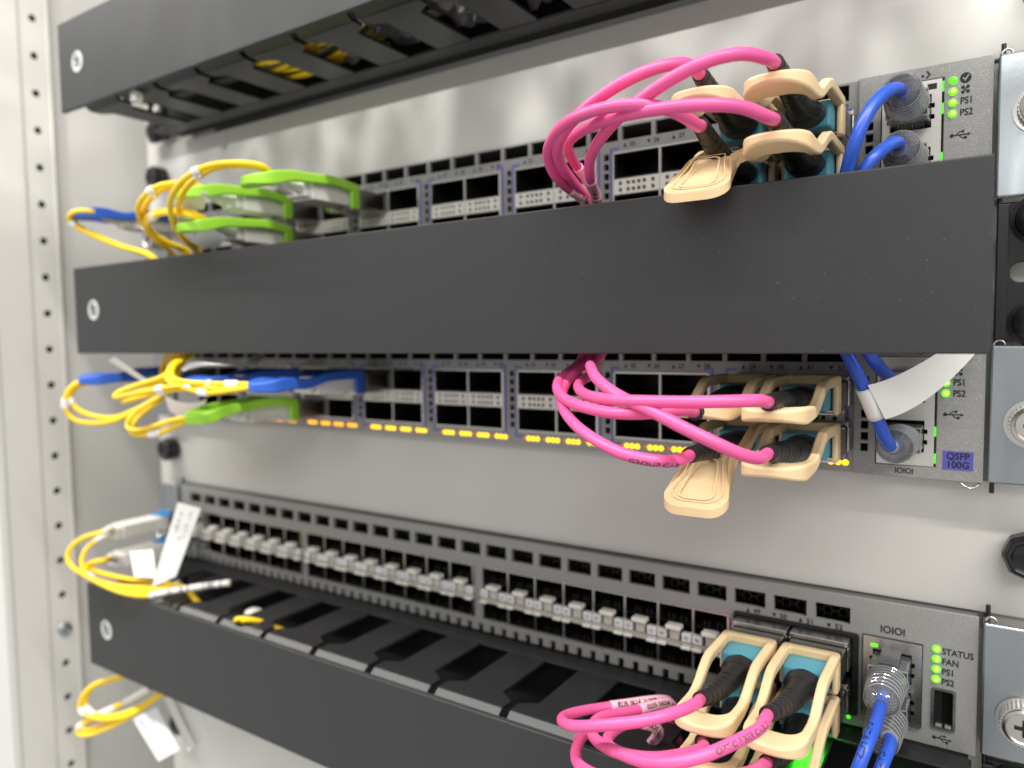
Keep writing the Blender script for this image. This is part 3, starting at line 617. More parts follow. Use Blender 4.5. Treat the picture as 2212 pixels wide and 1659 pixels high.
def ear_bracket(zc, s, parent, sz, h=21.7, screw=True):
    """zinc rack ear: front flange, rounded bend and side wing"""
    a, b = (221.0, 241.4) if s > 0 else (-241.4, -221.0)
    edge = a if s > 0 else b
    mb = MB().box(a, b, -2.2, -0.6, zc-h, zc+h)
    e = part('ear', mb, 'zinc', parent, bevel=0.7, seg=3)
    w0, w1 = sorted((edge, edge+s*1.6))
    part('ear_wing', MB().box(w0, w1, -0.55, 40, zc-h, zc+h), 'zinc', e)
    px = edge+s*1.2
    part('retaining_pin', MB().cyl((px, 3.2, zc+h-1), (0, 0, 1), 0.7, 0.7, 5.5, 10), 'black_gloss', e)
    part('retaining_pin', MB().cyl((px, 0.4, zc-h+1), (0, 0, -1), 0.7, 0.7, 4.6, 10), 'black_gloss', e)
    cu_ = [Vector((px+s*0.9+1.5*math.cos(a), -0.2, zc+h+0.2+1.5*math.sin(a))) for a in [i*math.pi/10 for i in range(11)]]
    part('spring_hook', MB().tube(cu_, 0.42, 8), 'steel', e, smoothed='all')
    if screw:
        cx = 232.3*s; n = 40; prof = [(0, 7.2), (1.0, 7.2), (1.2, 6.0)]
        k = MB().lathe((cx, -2.2, sz), (0, -1, 0), [(0, 7.6), (0.9, 7.6), (1.0, 5.6)], 28)
        sc = part('screw_washer', k, 'steel', e, smoothed=True)
        # knurled head
        hm = MB(); v = []
        for y in (-3.2, -7.4):
            v += [(cx+(6.1+0.35*(i % 2))*math.cos(2*math.pi*i/64), y, sz+(6.1+0.35*(i % 2))*math.sin(2*math.pi*i/64)) for i in range(64)]
        hm.add(v, [tuple(range(64)), tuple(range(127, 63, -1))] + [(i, (i+1) % 64, 64+(i+1) % 64, 64+i) for i in range(64)])
        hd = part('thumb_screw', hm, 'steel_light', e)
        part('screw_face', MB().lathe((cx, -7.3, sz), (0, -1, 0), [(0, 6.0), (0.8, 5.7), (1.1, 4.9), (0.6, 4.5), (0.7, 0.2)], 32), 'steel', hd, smoothed=True)
        part('screw_cross', MB().box(cx-2.6, cx+2.6, -8.35, -8.1, sz-.5, sz+.5).box(cx-.5, cx+.5, -8.36, -8.11, sz-2.6, sz+2.6), 'black_metal', hd)
    return e
def rj_block(x0, x1, z0, z1, jacks, parent, mt='steel_light'):
    """stacked jack: metal bezel with notched openings and dark wells"""
    holes = []
    for (a, b, c, d) in jacks:
        holes.append((a, b, c, d))
        m = (c+d)/2
        for q in (-2.6, 0.9): holes += [(a-0.9, a+0.1, m+q, m+q+1.5), (b-0.1, b+0.9, m+q, m+q+1.5)]
    blk = part('jack_block', plate(x0, x1, z0, z1, -0.9, 0.6, holes), mt, parent)
    for (a, b, c, d) in jacks:
        part('jack_well', MB().box(a-1.0, b+1.0, 9, 9.5, c-.3, d+.3).box(a-1.4, a-1.1, 0.8, 9, c, d).box(b+1.1, b+1.4, 0.8, 9, c, d)
             .box(a-1, b+1, .8, 9, c-.7, c-.4).box(a-1, b+1, .8, 9, d+.4, d+.7), 'hollow', blk)
        ct = MB()
        for i in range(8): ct.box((a+b)/2-4+i*1.02, (a+b)/2-3.6+i*1.02, 2.5, 8, d-2.2, d-1.9)
        part('contacts', ct, 'gold', blk)
    return blk

# ---------------------------------------------------------------- 32-port switches
G0, GP = 42.4-5*47.73, 47.73
STRIP = CAGE32 = CAGE48 = None
def switch32(zc, label, screw_dz, lit):
    global STRIP, CAGE32
    t = thing('network_switch', label, 'network switch', (0, 0, zc-22.3), 'switches mounted in the rack')
    org = getorg(t)
    holes = []
    for i in range(8):
        g = G0+GP*i
        holes.append((g+0.9, g+40.5, zc-15.6, zc+11.3))
    cols = [G0+GP*i-3.7 for i in range(1, 8)] + [184.0]
    for c in cols:
        for k in range(7): holes.append((c, c+2.3, zc+9.0-3.85*k-0.2, zc+11.4-3.85*k))
    vx = 36.5-14.3*17
    while vx < 178:
        a, b = vx+0.85, min(vx+13.45, 181.0)
        holes.append((a, b, zc+16.2, zc+21.5)); vx += 14.3
    part('faceplate', plate(-219.8, 181.6, zc-22.2, zc+22.2, 0, 1.6, holes), 'face', t)
    part('chassis', MB().box(-219.3, 219.3, 42, 260, zc-21.9, zc+21.9).box(-219.3, 219.3, 1.7, 41.9, zc-22.0, zc-21.0)
         .box(-219.3, 219.3, 1.7, 41.9, zc+21.6, zc+22.2).box(-219.3, -218, 1.7, 41.9, zc-20.9, zc+21.5).box(218, 219.3, 1.7, 41.9, zc-20.9, zc+21.5), 'chassis', t)
    part('shade_backing', MB().box(-217.9, 217.9, 30, 31, zc-20.8, zc+21.4), 'hollow', t)  # added dark sheet, paints the shade behind ports and vents
    rjx0, rjx1 = 189.0, 206.0
    mg = part('management_plate', plate(181.7, 219.8, zc-22.3, zc+22.5, -0.9, 1.5,
              [(rjx0-0.4, rjx1+0.6, zc-18.3, zc+18.2)] + [(184.0, 186.3, zc+9.0-3.85*k-0.2, zc+11.4-3.85*k) for k in range(7)]), 'face', t, bevel=0.25)
    # cages: two columns by two rows in each group, cream light strip in between
    if STRIP is None:
        hs = []
        for r_ in (-1.35, 1.35):
            for x in (1.9, 5.3, 7.6, 9.9, 12.2, 15.9): hs.append((x, x+1.5, r_-0.75, r_+0.75))
        STRIP = plate(0, 19.2, -3.1, 3.1, -0.6, 1.0, hs).mesh('light_strip')
        c = MB()
        c.box(0, 19.1, 26, 27, 0, 9.6); c.box(-.05, .25, .3, 26, 0, 9.6); c.box(18.85, 19.15, .3, 26, 0, 9.6)
        c.box(.3, 18.8, .3, 26, -.1, .2); c.box(.3, 18.8, .3, 26, 9.4, 9.7)
        CAGE32 = c.mesh('port_cage')
    for i in range(8):
        g = G0+GP*i; first = 1+4*i
        for c in range(2):
            x = g+1.2+c*19.95
            for row, z in ((0, zc+1.45), (1, zc-15.3)):
                link('port_cage', CAGE32, 'cage', t, (x-org[0], 0, z-org[2]))
            link('light_strip', STRIP, 'cream', t, (x-org[0]-.05, 0, zc-2.3-org[2]))
        part('cage_divider', MB().box(g+20.3, g+21.1, -0.4, 20, zc-15.4, zc+11.1), 'steel_light', t)
        part('cage_rim', MB().box(g+1.0, g+40.4, -0.5, 0.5, zc+11.0, zc+11.6).box(g+1.0, g+40.4, -0.5, 0.5, zc-15.9, zc-15.3)
             .box(g+40.0, g+40.9, -0.5, 0.5, zc-15.2, zc+10.9).box(g+0.5, g+1.0, -0.5, 0.5, zc-15.2, zc+10.9), 'steel', t)
        fr = MB(); y0, y1 = -0.10, -0.03
        L, R_ = g-0.9, g+42.3
        for e, s_, lo in ((L, 1, 5), (R_, -1, 3)):
            po = [(e, 13.6), (e+4*s_, 13.6), (e+4*s_, 12.7), (e+.9*s_, 12.7), (e+.9*s_, -17.7), (e+lo*s_, -17.7), (e+lo*s_, -18.6), (e, -18.6)]
            part('printed_bracket', MB().prism([(a_, b_+zc) for a_, b_ in po], y0, y1, FXZ), 'purple', t)
        for q in range(4):
            x = g+8.4+10.2*q
            triangle(x-2.6, zc+14.1, q % 2 == 0, -0.05, t)
            text(str(first+q), 1.8, x+0.6, -0.05, zc+14.1, 'print', t)
            if lit:
                mt = 'led_yellow' if i >= 3 else 'led_orange'
                if i >= 7 and q < 3: continue
                for d in (-2.35, 0, 2.35): led(x+d, zc-18.9, 1.12, mt, t)
                led(x-4.4, zc-18.7, 0.6, 'led_dim', t)
    # management side
    jk = [(191.3, 203.2, zc+3.0, zc+13.6), (191.3, 203.2, zc-13.6, zc-3.0)]
    bl = rj_block(rjx0, rjx1, zc-18.1, zc+18.0, jk, t)
    for q, dz in enumerate((16.5, 9.5, -6.0, -15.0)):
        part('port_lamp', MB().box(206.05, 206.5, 0.4, 1.2, zc+dz-2.2, zc+dz+1.0), 'led_green', t)
    part('port_lamp_window', MB().box(202.0, 204.6, -1.0, -0.85, zc+15.0, zc+16.8), 'cage', t)
    for q in range(4):
        l_ = led(209.0, zc+16.6-3.45*q, 1.25, 'led_green' if q == 0 else 'led_lime', t, y=-0.85, h=0.7)
        if q: lampc(l_)
    y = -0.96
    ck = MB().add([(212.4+1.55*math.cos(i*math.pi/16), y, zc+16.8+1.65*math.sin(i*math.pi/16)) for i in range(32)], [tuple(range(32))])
    ci = part('status_mark', ck, 'print', t)
    part('tick', MB().add([(212.4+a, y-.03, zc+16.8+b) for a, b in ((-.9, .1), (-.55, .35), (-.15, -.25), (.75, 1.05), (1.0, .85), (-.1, -.95))], [(0, 1, 2, 5), (2, 3, 4, 5)]), 'face', ci)
    fan = MB()
    for k in range(4):
        a0 = k*math.pi/2+0.3
        pts = [(0, 0)] + [(1.5*math.cos(a0+u)*(0.75+0.25*math.sin(u*3)), 1.6*math.sin(a0+u)*(0.75+0.25*math.sin(u*3))) for u in (0, .25, .5, .75, 1.0)]
        fan.add([(212.4+p[0], y, zc+13.3+p[1]) for p in pts], [tuple(range(6))])
    part('fan_mark', fan, 'print', t)
    text('PS1', 2.15, 211.0, y, zc+9.8, 'print', t, 'LEFT', sx=0.82)
    text('PS2', 2.15, 211.0, y, zc+6.2, 'print', t, 'LEFT', sx=0.82)
    usb_symbol(211.3, zc+0.6-1.2, t, y)
    # arrow and dot beside the upper jack
    part('jack_mark', MB().add([(200.6+.45*math.cos(i*math.pi/6), y, zc+20.2-.6+.45*math.sin(i*math.pi/6)) for i in range(12)], [tuple(range(12))])
         .add([(201.4, y, zc+20.9), (201.9, y, zc+21.0), (202.9, y, zc+19.8), (201.8, y, zc+18.6), (201.3, y, zc+18.8), (202.2, y, zc+19.8)], [(0, 1, 2, 5), (2, 3, 4, 5)]), 'print', t)
    text('IOIOI', 1.9, 197.5, y, zc-20.2, 'print', t, sx=0.9)
    st = part('sticker', MB().box(208.6, 217.1, -1.03, -0.92, zc-18.6, zc-12.5), 'sticker', t)
    text('QSFP', 2.2, 212.85, -1.08, zc-14.2, 'print', st, sx=0.95)
    text('100G', 2.2, 212.85, -1.08, zc-17.0, 'print', st, sx=0.95)
    ear_bracket(zc, 1, t, zc+screw_dz); ear_bracket(zc, -1, t, zc+screw_dz)
    cl = smooth([(213.5, -0.4, zc-22.4), (215.2, -0.8, zc-24.0), (217.3, -0.8, zc-24.2), (219.0, 0, zc-22.6)], 0.5)
    part('wire_clip', MB().tube(cl, 0.35, 8), 'steel', t, smoothed='all')
    return t
swA = switch32(4*U, 'upper grey switch with pink cable loops hanging over its bottom edge', 3.6, True)
swB = switch32(2*U, 'grey switch with a row of lit yellow lamps along its bottom', -2.5, True)

# ---------------------------------------------------------------- 48-port switch
def switch48():
    global CAGE48
    zc = 0.0
    t = thing('network_switch', 'lowest grey switch with two long rows of small ports and a toothed lower edge', 'network switch', (0, 0, -22.3), 'switches mounted in the rack')
    org = getorg(t)
    BARS = [(-221.0+0.6, -104.2), (-100.3, 17.1), (21.7, 139.3)]
    holes = [(a, b, -18.0, 7.3) for a, b in BARS] + [(141.0, 182.8, -18.9, 8.7)]
    vents = [(170.0-14.62*k, 181.6-14.62*k) for k in range(28)]
    vents = [v for v in vents if v[0] > -220.5]
    holes += [(a, b, 12.3, 18.2) for a, b in vents]
    holes += [(185.6, 204.2, -19.2, 10.1), (207.5, 213.5, -17.2, -4.1)]
    k = -219.4
    while k < 140:
        holes.append((k, k+2.7, -24.1, -20.6)); k += 6.62
    part('faceplate', plate(-220.8, 219.8, -24.0, 22.3, 0, 1.8, holes), 'face', t, bevel=0.2)
    part('chassis', MB().box(-219.8, 219.3, 42, 260, -22, 22.1).box(-220.5, 219.3, 1.9, 41.9, 21.2, 22.1).box(-220.5, -219.5, 1.9, 41.9, -19.2, 21.1).box(218.3, 219.3, 1.9, 41.9, -19.2, 21.1), 'chassis', t)
    part('tooth_gap_shade', MB().box(-220.5, 219.3, 4.5, 41.9, -24.5, -19.4), 'hollow', t)  # dark filler added behind the teeth to block light and paint the gaps' shade
    part('shade_backing', MB().box(-219.3, 218.2, 30, 31, -20.8, 21.0), 'hollow', t)  # near-black sheet added as the shade behind the openings
    # honeycomb sheet behind the vents
    hx = MB()
    for (a, b) in vents:
        x = a-1
        r = 1.75
        for ix in range(6):
            for iz in range(3):
                cx, cz = a+0.6+ix*2.65, 12.6+iz*3.05+(ix % 2)*1.52
                o1 = [(cx+r*math.cos(q*math.pi/3), cz+r*math.sin(q*math.pi/3)) for q in range(6)]
                i1 = [(cx+(r-.3)*math.cos(q*math.pi/3), cz+(r-.3)*math.sin(q*math.pi/3)) for q in range(6)]
                hx.ring(o1, i1, 5.6, 6.0, FXZ)
    part('honeycomb_mesh', hx, 'cage', t, kind='stuff')
    if CAGE48 is None:
        c = MB(); w, h = 14.1, 7.4
        c.box(0, w, 24, 25, 0, h); c.box(-.05, .15, .4, 24, 0, h); c.box(w-.15, w+.05, .4, 24, 0, h)
        c.box(.2, w-.2, .4, 24, -.1, .1); c.box(.2, w-.2, .4, 24, h-.1, h+.1)
        for q in (3.4, 5.2, 8.6, 10.4): c.box(q, q+.5, 2.0, 4.0, 0.1, 2.4)
        CAGE48 = c.mesh('port_cage')
    first = 0
    for gi, (a, b) in enumerate(BARS):
        n = 8; p = (b-a)/n
        for k in range(n):
            x = a+p*k
            for z in (-0.2, -17.8): link('port_cage', CAGE48, 'cage', t, (x+.3-org[0], 0, z-org[2]))
            xc = x+p/2
            lt = part('latch', MB().box(xc-3.1, xc+3.1, -3.8, 0.5, -2.2, -0.3), 'cream', t, bevel=0.45)
            part('latch_stem', MB().box(xc-1.9, xc+1.9, -1.6, 0.5, -6.6, -2.1), 'cream_dim', lt)
            for s in (-1, 1):
                e = x if s < 0 else x+p
                x0_, x1_ = (e+0.25, e+4.2) if s < 0 else (e-4.2, e-0.25)
                lp = part('light_pipe', MB().box(x0_, x1_, -2.2, 0.4, -6.6, -3.1), 'pipe', t, bevel=0.35)
                num = 2*(gi*8+k)+(0 if s < 0 else 1)
                if gi == 2 or (gi == 1 and k > 3):
                    text(str(num), 1.6, (x0_+x1_)/2, -2.26, -4.9, 'ink', lp, sx=0.8)
                part('light_pipe_cap', MB().box(x0_, x1_, -3.3, 0.3, -9.4, -8.0), 'cream', t, bevel=0.45)
            part('light_pipe_bar', MB().box(x+0.1, x+p-0.1, -1.9, 0.2, -7.6, -7.1).box(x+4.6, x+p-4.6, -1.6, 0.2, -9.2, -8.0), 'cream_dim', t)
            if k: part('cage_divider', MB().box(x-.45, x+.45, -0.3, 20, -17.9, 7.2), 'steel', t)
        part('cage_rim', MB().box(a+.1, b-.1, -0.35, 0.4, 6.7, 7.25).box(a+.1, b-.1, -0.35, 0.4, -17.95, -17.3).box(b-1.2, b-.4, -.35, .4, -17.2, 6.6), 'steel', t)
    for c in range(2):
        for z in (-1.3, -18.4):
            link('port_cage', CAGE32, 'cage', t, (141.4+c*20.8-org[0], 0, z-org[2]))
    # bezel of the four big ports
    part('cage_rim', MB().ring(rrect(140.6, 184.6, -20.0, 9.6, 1.0), rrect(141.6, 182.6, -18.6, 8.4, .6), -1.0, -0.05, FXZ), 'black_metal', t)
    y = -0.06
    for q, (n, x) in enumerate(((49, 148.6), (50, 158.2), (51, 167.6), (52, 177.2))):
        triangle(x-2.6, 10.6, q % 2 == 0, y, t); text(str(n), 1.9, x+0.7, y, 10.6, 'print', t)
    text('IOIOI', 2.6, 195.0, y, 12.8, 'print', t, sx=0.9)
    rj_block(186.0, 204.0, -19.0, 9.9, [(189.0, 201.0, -4.4, 5.8), (189.0, 201.0, -17.4, -7.2)], t, 'steel')
    for dz in (7.0, -7.5):
        part('port_lamp', MB().box(188.4, 190.6, -1.05, -0.95, dz-.5, dz+.5), 'led_green', t)
    for q, s in enumerate(('STATUS', 'FAN', 'PS1', 'PS2')):
        lampc(led(208.1, 9.5-3.45*q, 1.3, 'led_lime', t, h=0.7))
        text(s, 2.15, 209.7, y, 9.0-3.45*q, 'print', t, 'LEFT', sx=0.86)
    us = part('usb_port', MB().ring(rrect(207.0, 214.0, -17.7, -3.6, 0.8), rrect(207.8, 213.2, -16.9, -4.4, 0.4), -0.5, 6, FXZ), 'steel', t)
    part('usb_tongue', MB().box(208.0, 210.0, 0.6, 6, -16.0, -5.2), 'black_gloss', us)
    part('usb_well', MB().box(207.9, 213.1, 6.1, 6.6, -17, -4.2), 'hollow', us)
    part('usb_spring', MB().box(208.3, 210.1, -0.4, 1.2, -16.8, -16.1).box(211.0, 212.8, -0.4, 1.2, -16.8, -16.1), 'steel_light', us)
    usb_symbol(210.3, -20.9, t, y)
    led(181.5, -21.4, 0.7, 'led_green', t)
    ear_bracket(zc, 1, t, -7.5); ear_bracket(zc, -1, t, -7.5)
    return t
swC = switch48()

# ================================================================ pluggable modules with pull tabs
def interp(tab, x):
    if x >= tab[0][0]: return tab[0][1]
    for (a, za), (b, zb) in zip(tab, tab[1:]):
        if x >= b:
            t = (x-a)/(b-a); t = t*t*(3-2*t); return za+(zb-za)*t
    return tab[-1][1]
LOOPZ = [(-18, 6.9), (-40, 7.0), (-57.5, 0.2), (-66, 0.6), (-82, 0.9)]
ARCHZ = [(-18, 6.0), (-34, 7.6), (-56, 6.2), (-82, 1.8)]
WAVEZ = [(-18, 6.4), (-40, 6.2), (-54, 3.4), (-64, 4.6), (-82, 2.6)]
def handle_mesh(kind):
    mb = MB()
    if kind != 'paddle':
        Zt = {'loop': LOOPZ, 'arch': ARCHZ, 'wave': WAVEZ}[kind]
        W, y0, y1 = 9.3, -18.6, -76.5
        outer = rrect(-W, W, y1, y0, (1.6, 1.6, 8.6, 8.6), 6, 14)
        inner = rrect(-W+2.9, W-2.9, y1+8.6, y0-3.0, (1.0, 1.0, 4.8, 4.8), 6, 14)
        th = 3.3 if kind == 'loop' else 4.4
        def top(u, v, w):
            pinch = 1-0.05*max(0, min(1, (-v-40)/30))
            front = max(0.0, (-v-68)/8.5)
            z = interp(Zt, v)
            return (u*pinch, v, z-0.5*front**2 if w == 0 else z-th-1.3*min(1, max(0, (-v-56)/10))+1.3*front**2)
        mb.ring(outer, inner, 0, 1, top)
    else:
        W, y0, y1 = 9.3, -18.6, -81.5
        outer = rrect(-W, W, y1, y0, (1.4, 1.4, 5.0, 5.0), 5, 16)
        inner = rrect(-W+2.5, W-2.5, -57.0, y0-2.6, (1.0, 1.0, 3.0, 3.0), 5, 16)
        th = 2.6
        def top(u, v, w):
            s = -v
            wd = 1.0
            if s > 48: wd = 1-0.34*math.sin(min(1, (s-48)/12)*math.pi/2)**2 + 0.36*(lambda q: q*q*(3-2*q))(max(0, min(1, (s-62)/15)))
            if s <= 60: Y, z = v, interp(LOOPZ, v)
            else:
                d = s-60; a = 0.66
                Y, z = -60-d*math.cos(a), interp(LOOPZ, -60)-d*math.sin(a)*min(1, 0.35+d/12)
            return (u*wd, Y, z if w == 0 else z-th)
        mb.ring(outer, inner, 0, 1, top)
    for s in (-1, 1):
        a, b = sorted((9.25*s, 7.3*s))
        mb.box(a, b, -24.2, -18.7, -5.6, 4.3)
    return mb.mesh('pull_tab')
HM = {k: handle_mesh(k) for k in ('loop', 'paddle', 'arch', 'wave')}
HMC = {}
def grip_mesh():
    o = rrect(-3.6, 3.6, 63, 78.5, 2.2, 4, 6); i = rrect(-3.2, 3.2, 63.4, 78.1, 1.9, 4, 6)
    def fn(u, s, w):
        d = s-60; a = 0.66
        return (u*(1+.035*(s-63)), -60-d*math.cos(a), interp(LOOPZ, -60)-d*math.sin(a)*min(1, .35+d/12)+0.02+0.16*w)
    o2 = rrect(-6.6, 6.6, 60.6, 79.4, (4, 4, 2.5, 2.5), 4, 6); i2 = rrect(-6.25, 6.25, 61.0, 79.0, (3.7, 3.7, 2.2, 2.2), 4, 6)
    def fn2(u, s, w):
        x, Y, z = fn(0, s, w); return (u*(0.74+0.42*(lambda q: q*q*(3-2*q))(max(0, min(1, (s-62)/15)))), Y, z)
    return MB().ring(o, i, 0, 1, fn).ring(o2, i2, 0, 1, fn2).mesh('grip_rim')
GRIP = grip_mesh()
BODY = MB().box(-9.1, 9.1, -18, 22, -4.3, 4.2).mesh('module_body')
_lip = MB().box(-8.8, 8.8, -23.2, -18.1, -5.9, -5.1).box(-8.8, -2.2, -23.6, -22.6, -5.0, -4.2).box(2.2, 8.8, -23.6, -22.6, -5.0, -4.2).box(-8.9, 8.9, -18.4, 0, -5.2, -4.4)
LIP = _lip.mesh('latch_frame')
SHIELD = MB().box(-9.7, 9.7, -7.5, 0.8, 4.35, 6.0).box(-9.9, -9.25, -7.5, 0.8, -4.2, 4.3).box(9.25, 9.9, -7.5, 0.8, -4.2, 4.3).mesh('cage_shield')
def module(x, z, tab, kind, label, group, shield=True):
    t = thing('transceiver', label, 'transceiver', (x, 0, z), group)
    link('module_body', BODY, 'module_metal', t, bevel=0.4)
    link('latch_frame', LIP, 'steel', t, bevel=0.2)
    if shield: link('cage_shield', SHIELD, 'steel', t, bevel=0.3)
    key = (kind, tab)
    if key not in HMC: HMC[key] = HM[kind].copy(); HMC[key].materials.append(MATS[tab])
    h = link('pull_tab', HMC[key], tab, t, bevel=0.75, seg=3, smoothed=True)
    if kind == 'paddle': link('grip_rim', GRIP, tab, h, smoothed=True)
    return t
AU, AL = 4*U+5.0, 4*U-10.2
BU, BL = 2*U+5.6, 2*U-9.8
CU, CL = 2.2, -12.6
XL_, XR_ = 150.8, 171.4
GT = 'transceivers with beige pull tabs'
module(XR_, AU, 'tan', 'loop', 'beige looped pull tab, upper row of upper switch, beside the jacks', GT)
module(XL_, AU, 'tan', 'loop', 'beige looped pull tab, upper row of upper switch, further from the jacks', GT)
module(XR_, AL, 'tan', 'loop', 'beige looped pull tab, lower row of upper switch, beside the blue cable', GT)
module(XL_, AL, 'tan', 'paddle', 'beige paddle-shaped pull tab lying over the edge of the cable manager', GT)
module(XR_, BU, 'tan', 'loop', 'beige looped pull tab just under the cable manager, beside the blue cables', GT)
module(XL_, BU, 'tan', 'loop', 'beige looped pull tab just under the cable manager, beside empty ports', GT)
module(XR_, BL, 'tan', 'loop', 'beige looped pull tab in the lower row above the blank panel', GT)
module(XL_, BL, 'tan', 'paddle', 'beige paddle-shaped pull tab hanging in front of the blank panel', GT)
module(XR_+1.0, CU, 'tan', 'loop', 'beige looped pull tab of port 51 beside the clear plugs', GT)
module(XL_+1.2, CU, 'tan', 'loop', 'beige looped pull tab of port 49 next to the small ports', GT)
module(XR_+1.0, CL, 'tan', 'loop', 'beige looped pull tab of the lower row lit green from below', GT)
module(XL_+1.2, CL, 'tan', 'loop', 'beige looped pull tab of the lower row over the slotted manager', GT)
GL_ = 'transceivers with coloured pull tabs'
def colx(i): return G0+GP*i+10.8
module(colx(3), AU, 'green_tab', 'arch', 'bright green pull tab nearest the empty ports of upper switch', GL_, False)
module(colx(2), AU, 'green_tab', 'arch', 'bright green pull tab, upper of the stacked pair on upper switch', GL_, False)
module(colx(2), AL, 'green_tab', 'arch', 'bright green pull tab, lower of the stacked pair on upper switch', GL_, False)
module(colx(0), AU, 'blue_tab', 'wave', 'blue pull tab on the upper switch behind the yellow fibres', GL_, False)
module(colx(3), BU, 'blue_tab', 'wave', 'blue wavy pull tab under the manager nearest the empty ports', GL_, False)
module(colx(2), BU, 'blue_tab', 'wave', 'blue pull tab under the manager behind a white curled flag', GL_, False)
module(colx(0), BU, 'blue_tab', 'wave', 'blue pull tab near the holed post on the yellow-lamp switch', GL_, False)
module(colx(2), BL, 'green_tab', 'arch', 'single green pull tab on the yellow-lamp switch', GL_, False)

# ================================================================ pink cables
TEAL = MB().box(-6.9, 6.9, -31, -18.2, -4.3, 4.0).mesh('connector')
def pink(key, x, z, label, print_=None, sleeve=None):
    end = Vector(PATH[key][0])
    t = thing('pink_cable', label, 'cable', (x, -18, z), 'pink trunk cables')
    org = Vector(getorg(t))
    link('connector', TEAL, 'teal', t, (0, 18, 0), bevel=0.9)
    core = smooth([(x, -27.5, z-0.2), (x, -44, z+0.4), (x*.6+end.x*.4, -60, z*.5+end.z*.5+0.2), (end.x, end.y, end.z), ], 0.5)
    n = len(core)
    def rad(u):
        if u < 0.20: return 4.7-0.2*u/0.20
        r = 4.0-(u-0.20)*2.15 if u > 0.24 else 4.5-(u-0.20)*12
        ph = (u-0.22)*24 % 2.0
        return r-(0.34 if (u > 0.40 and ph < 0.36) else 0)
    def sq(u):
        k = max(0, min(1, (0.30-u)/0.12)); return (1+0.22*k, 1-0.14*k)
    part('boot', MB().tube(core, rad, 20, sq), 'rubber', t, smoothed=True)
    pth = smooth([core[-4]] + [tuple(end + (Vector(PATH[key][1])-end)*0.35)] + PATH[key][1:], 1.2)
    j = part('jacket', MB().tube(pth, 1.68, 16), 'pink', t, smoothed='all')
    if sleeve:
        L = plen(pth); seg = cut(pth, L-sleeve[0], L-sleeve[1])
        sl = part('label_sleeve', MB().tube(seg, 1.85, 16), 'pink_sleeve', t, smoothed='all')
        wrap_text('0235 5624 W0001', 1.5, pth, L-sleeve[0]+2.5, 1.87, (0.2, -1, 0.5), 'print', sl)
        bars = MB(); q = L-sleeve[0]+2.5; random.seed(len(key)+int(L))
        while q < L-sleeve[1]-2.5:
            w = random.choice((0.25, 0.25, 0.5)); sg = cut(pth, q-0.7, q+w+0.7)
            if len(sg) >= 2:
                T = (sg[-1]-sg[0]).normalized(); n_ = Vector((0.2, -1, 0.2)); n_ = (n_-T*n_.dot(T)).normalized(); b_ = n_.cross(T); c0 = sg[0]
                v = []
                for a in (0.25, 0.6, 0.95):
                    d = (n_*math.cos(a)+b_*math.sin(a))*1.91
                    v += [c0+d, c0+T*w+d]
                bars.add(v, [(0, 1, 3, 2), (2, 3, 5, 4)])
            q += w+random.choice((0.3, 0.45, 0.7))
        part('barcode', bars, 'print', sl)
    if print_:
        wrap_text(print_[0], 1.6, pth, print_[1], 1.69, print_[2], 'print_grey', t, flip=print_[3])
    return t
pink('pA_UR', XR_, AU, 'pink cable arching highest over the upper switch beside the jacks', sleeve=(26, 12))
pink('pA_UL', XL_, AU, 'pink cable from the upper row leaving behind the highest pink arch')
pink('pA_LR', XR_, AL, 'pink cable of the upper switch in front of the lower beige loop', sleeve=(30, 12))
pink('pA_LL', XL_, AL, 'pink cable of the upper switch beside the beige paddle, outermost at its bend', sleeve=(22, 8))
pink('pB_UR', XR_, BU, 'pink cable running level in front of ports 25 to 28', sleeve=(22, 4))
pink('pB_UL', XL_, BU, 'pink cable running behind the level one below the cable manager')
pink('pB_LR', XR_, BL, 'pink cable slanting down across the level pink cables', )
pink('pB_LL', XL_, BL, 'pink cable with dark print dipping over the yellow lamps', print_=('GROUP CAB', 24, (0.3, -1, -0.75), True))
pink('pC_UR', XR_+1.0, CU, 'pink cable with dark print from port 51 above the lowest manager', print_=('OPTIC FIBER CABLE', 30, (0.25, -1, 0.3), True), sleeve=(34, 14))
pink('pC_UL', XL_+1.2, CU, 'pink cable from port 49 bending into a long flat loop', sleeve=(44, 18))
pink('pC_LR', XR_+1.0, CL, 'pink cable from the green-lit port bending low over the manager cover')
pink('pC_LL', XL_+1.2, CL, 'pink cable with a pale sleeve from the lower row port by the small ports', sleeve=(36, 14))

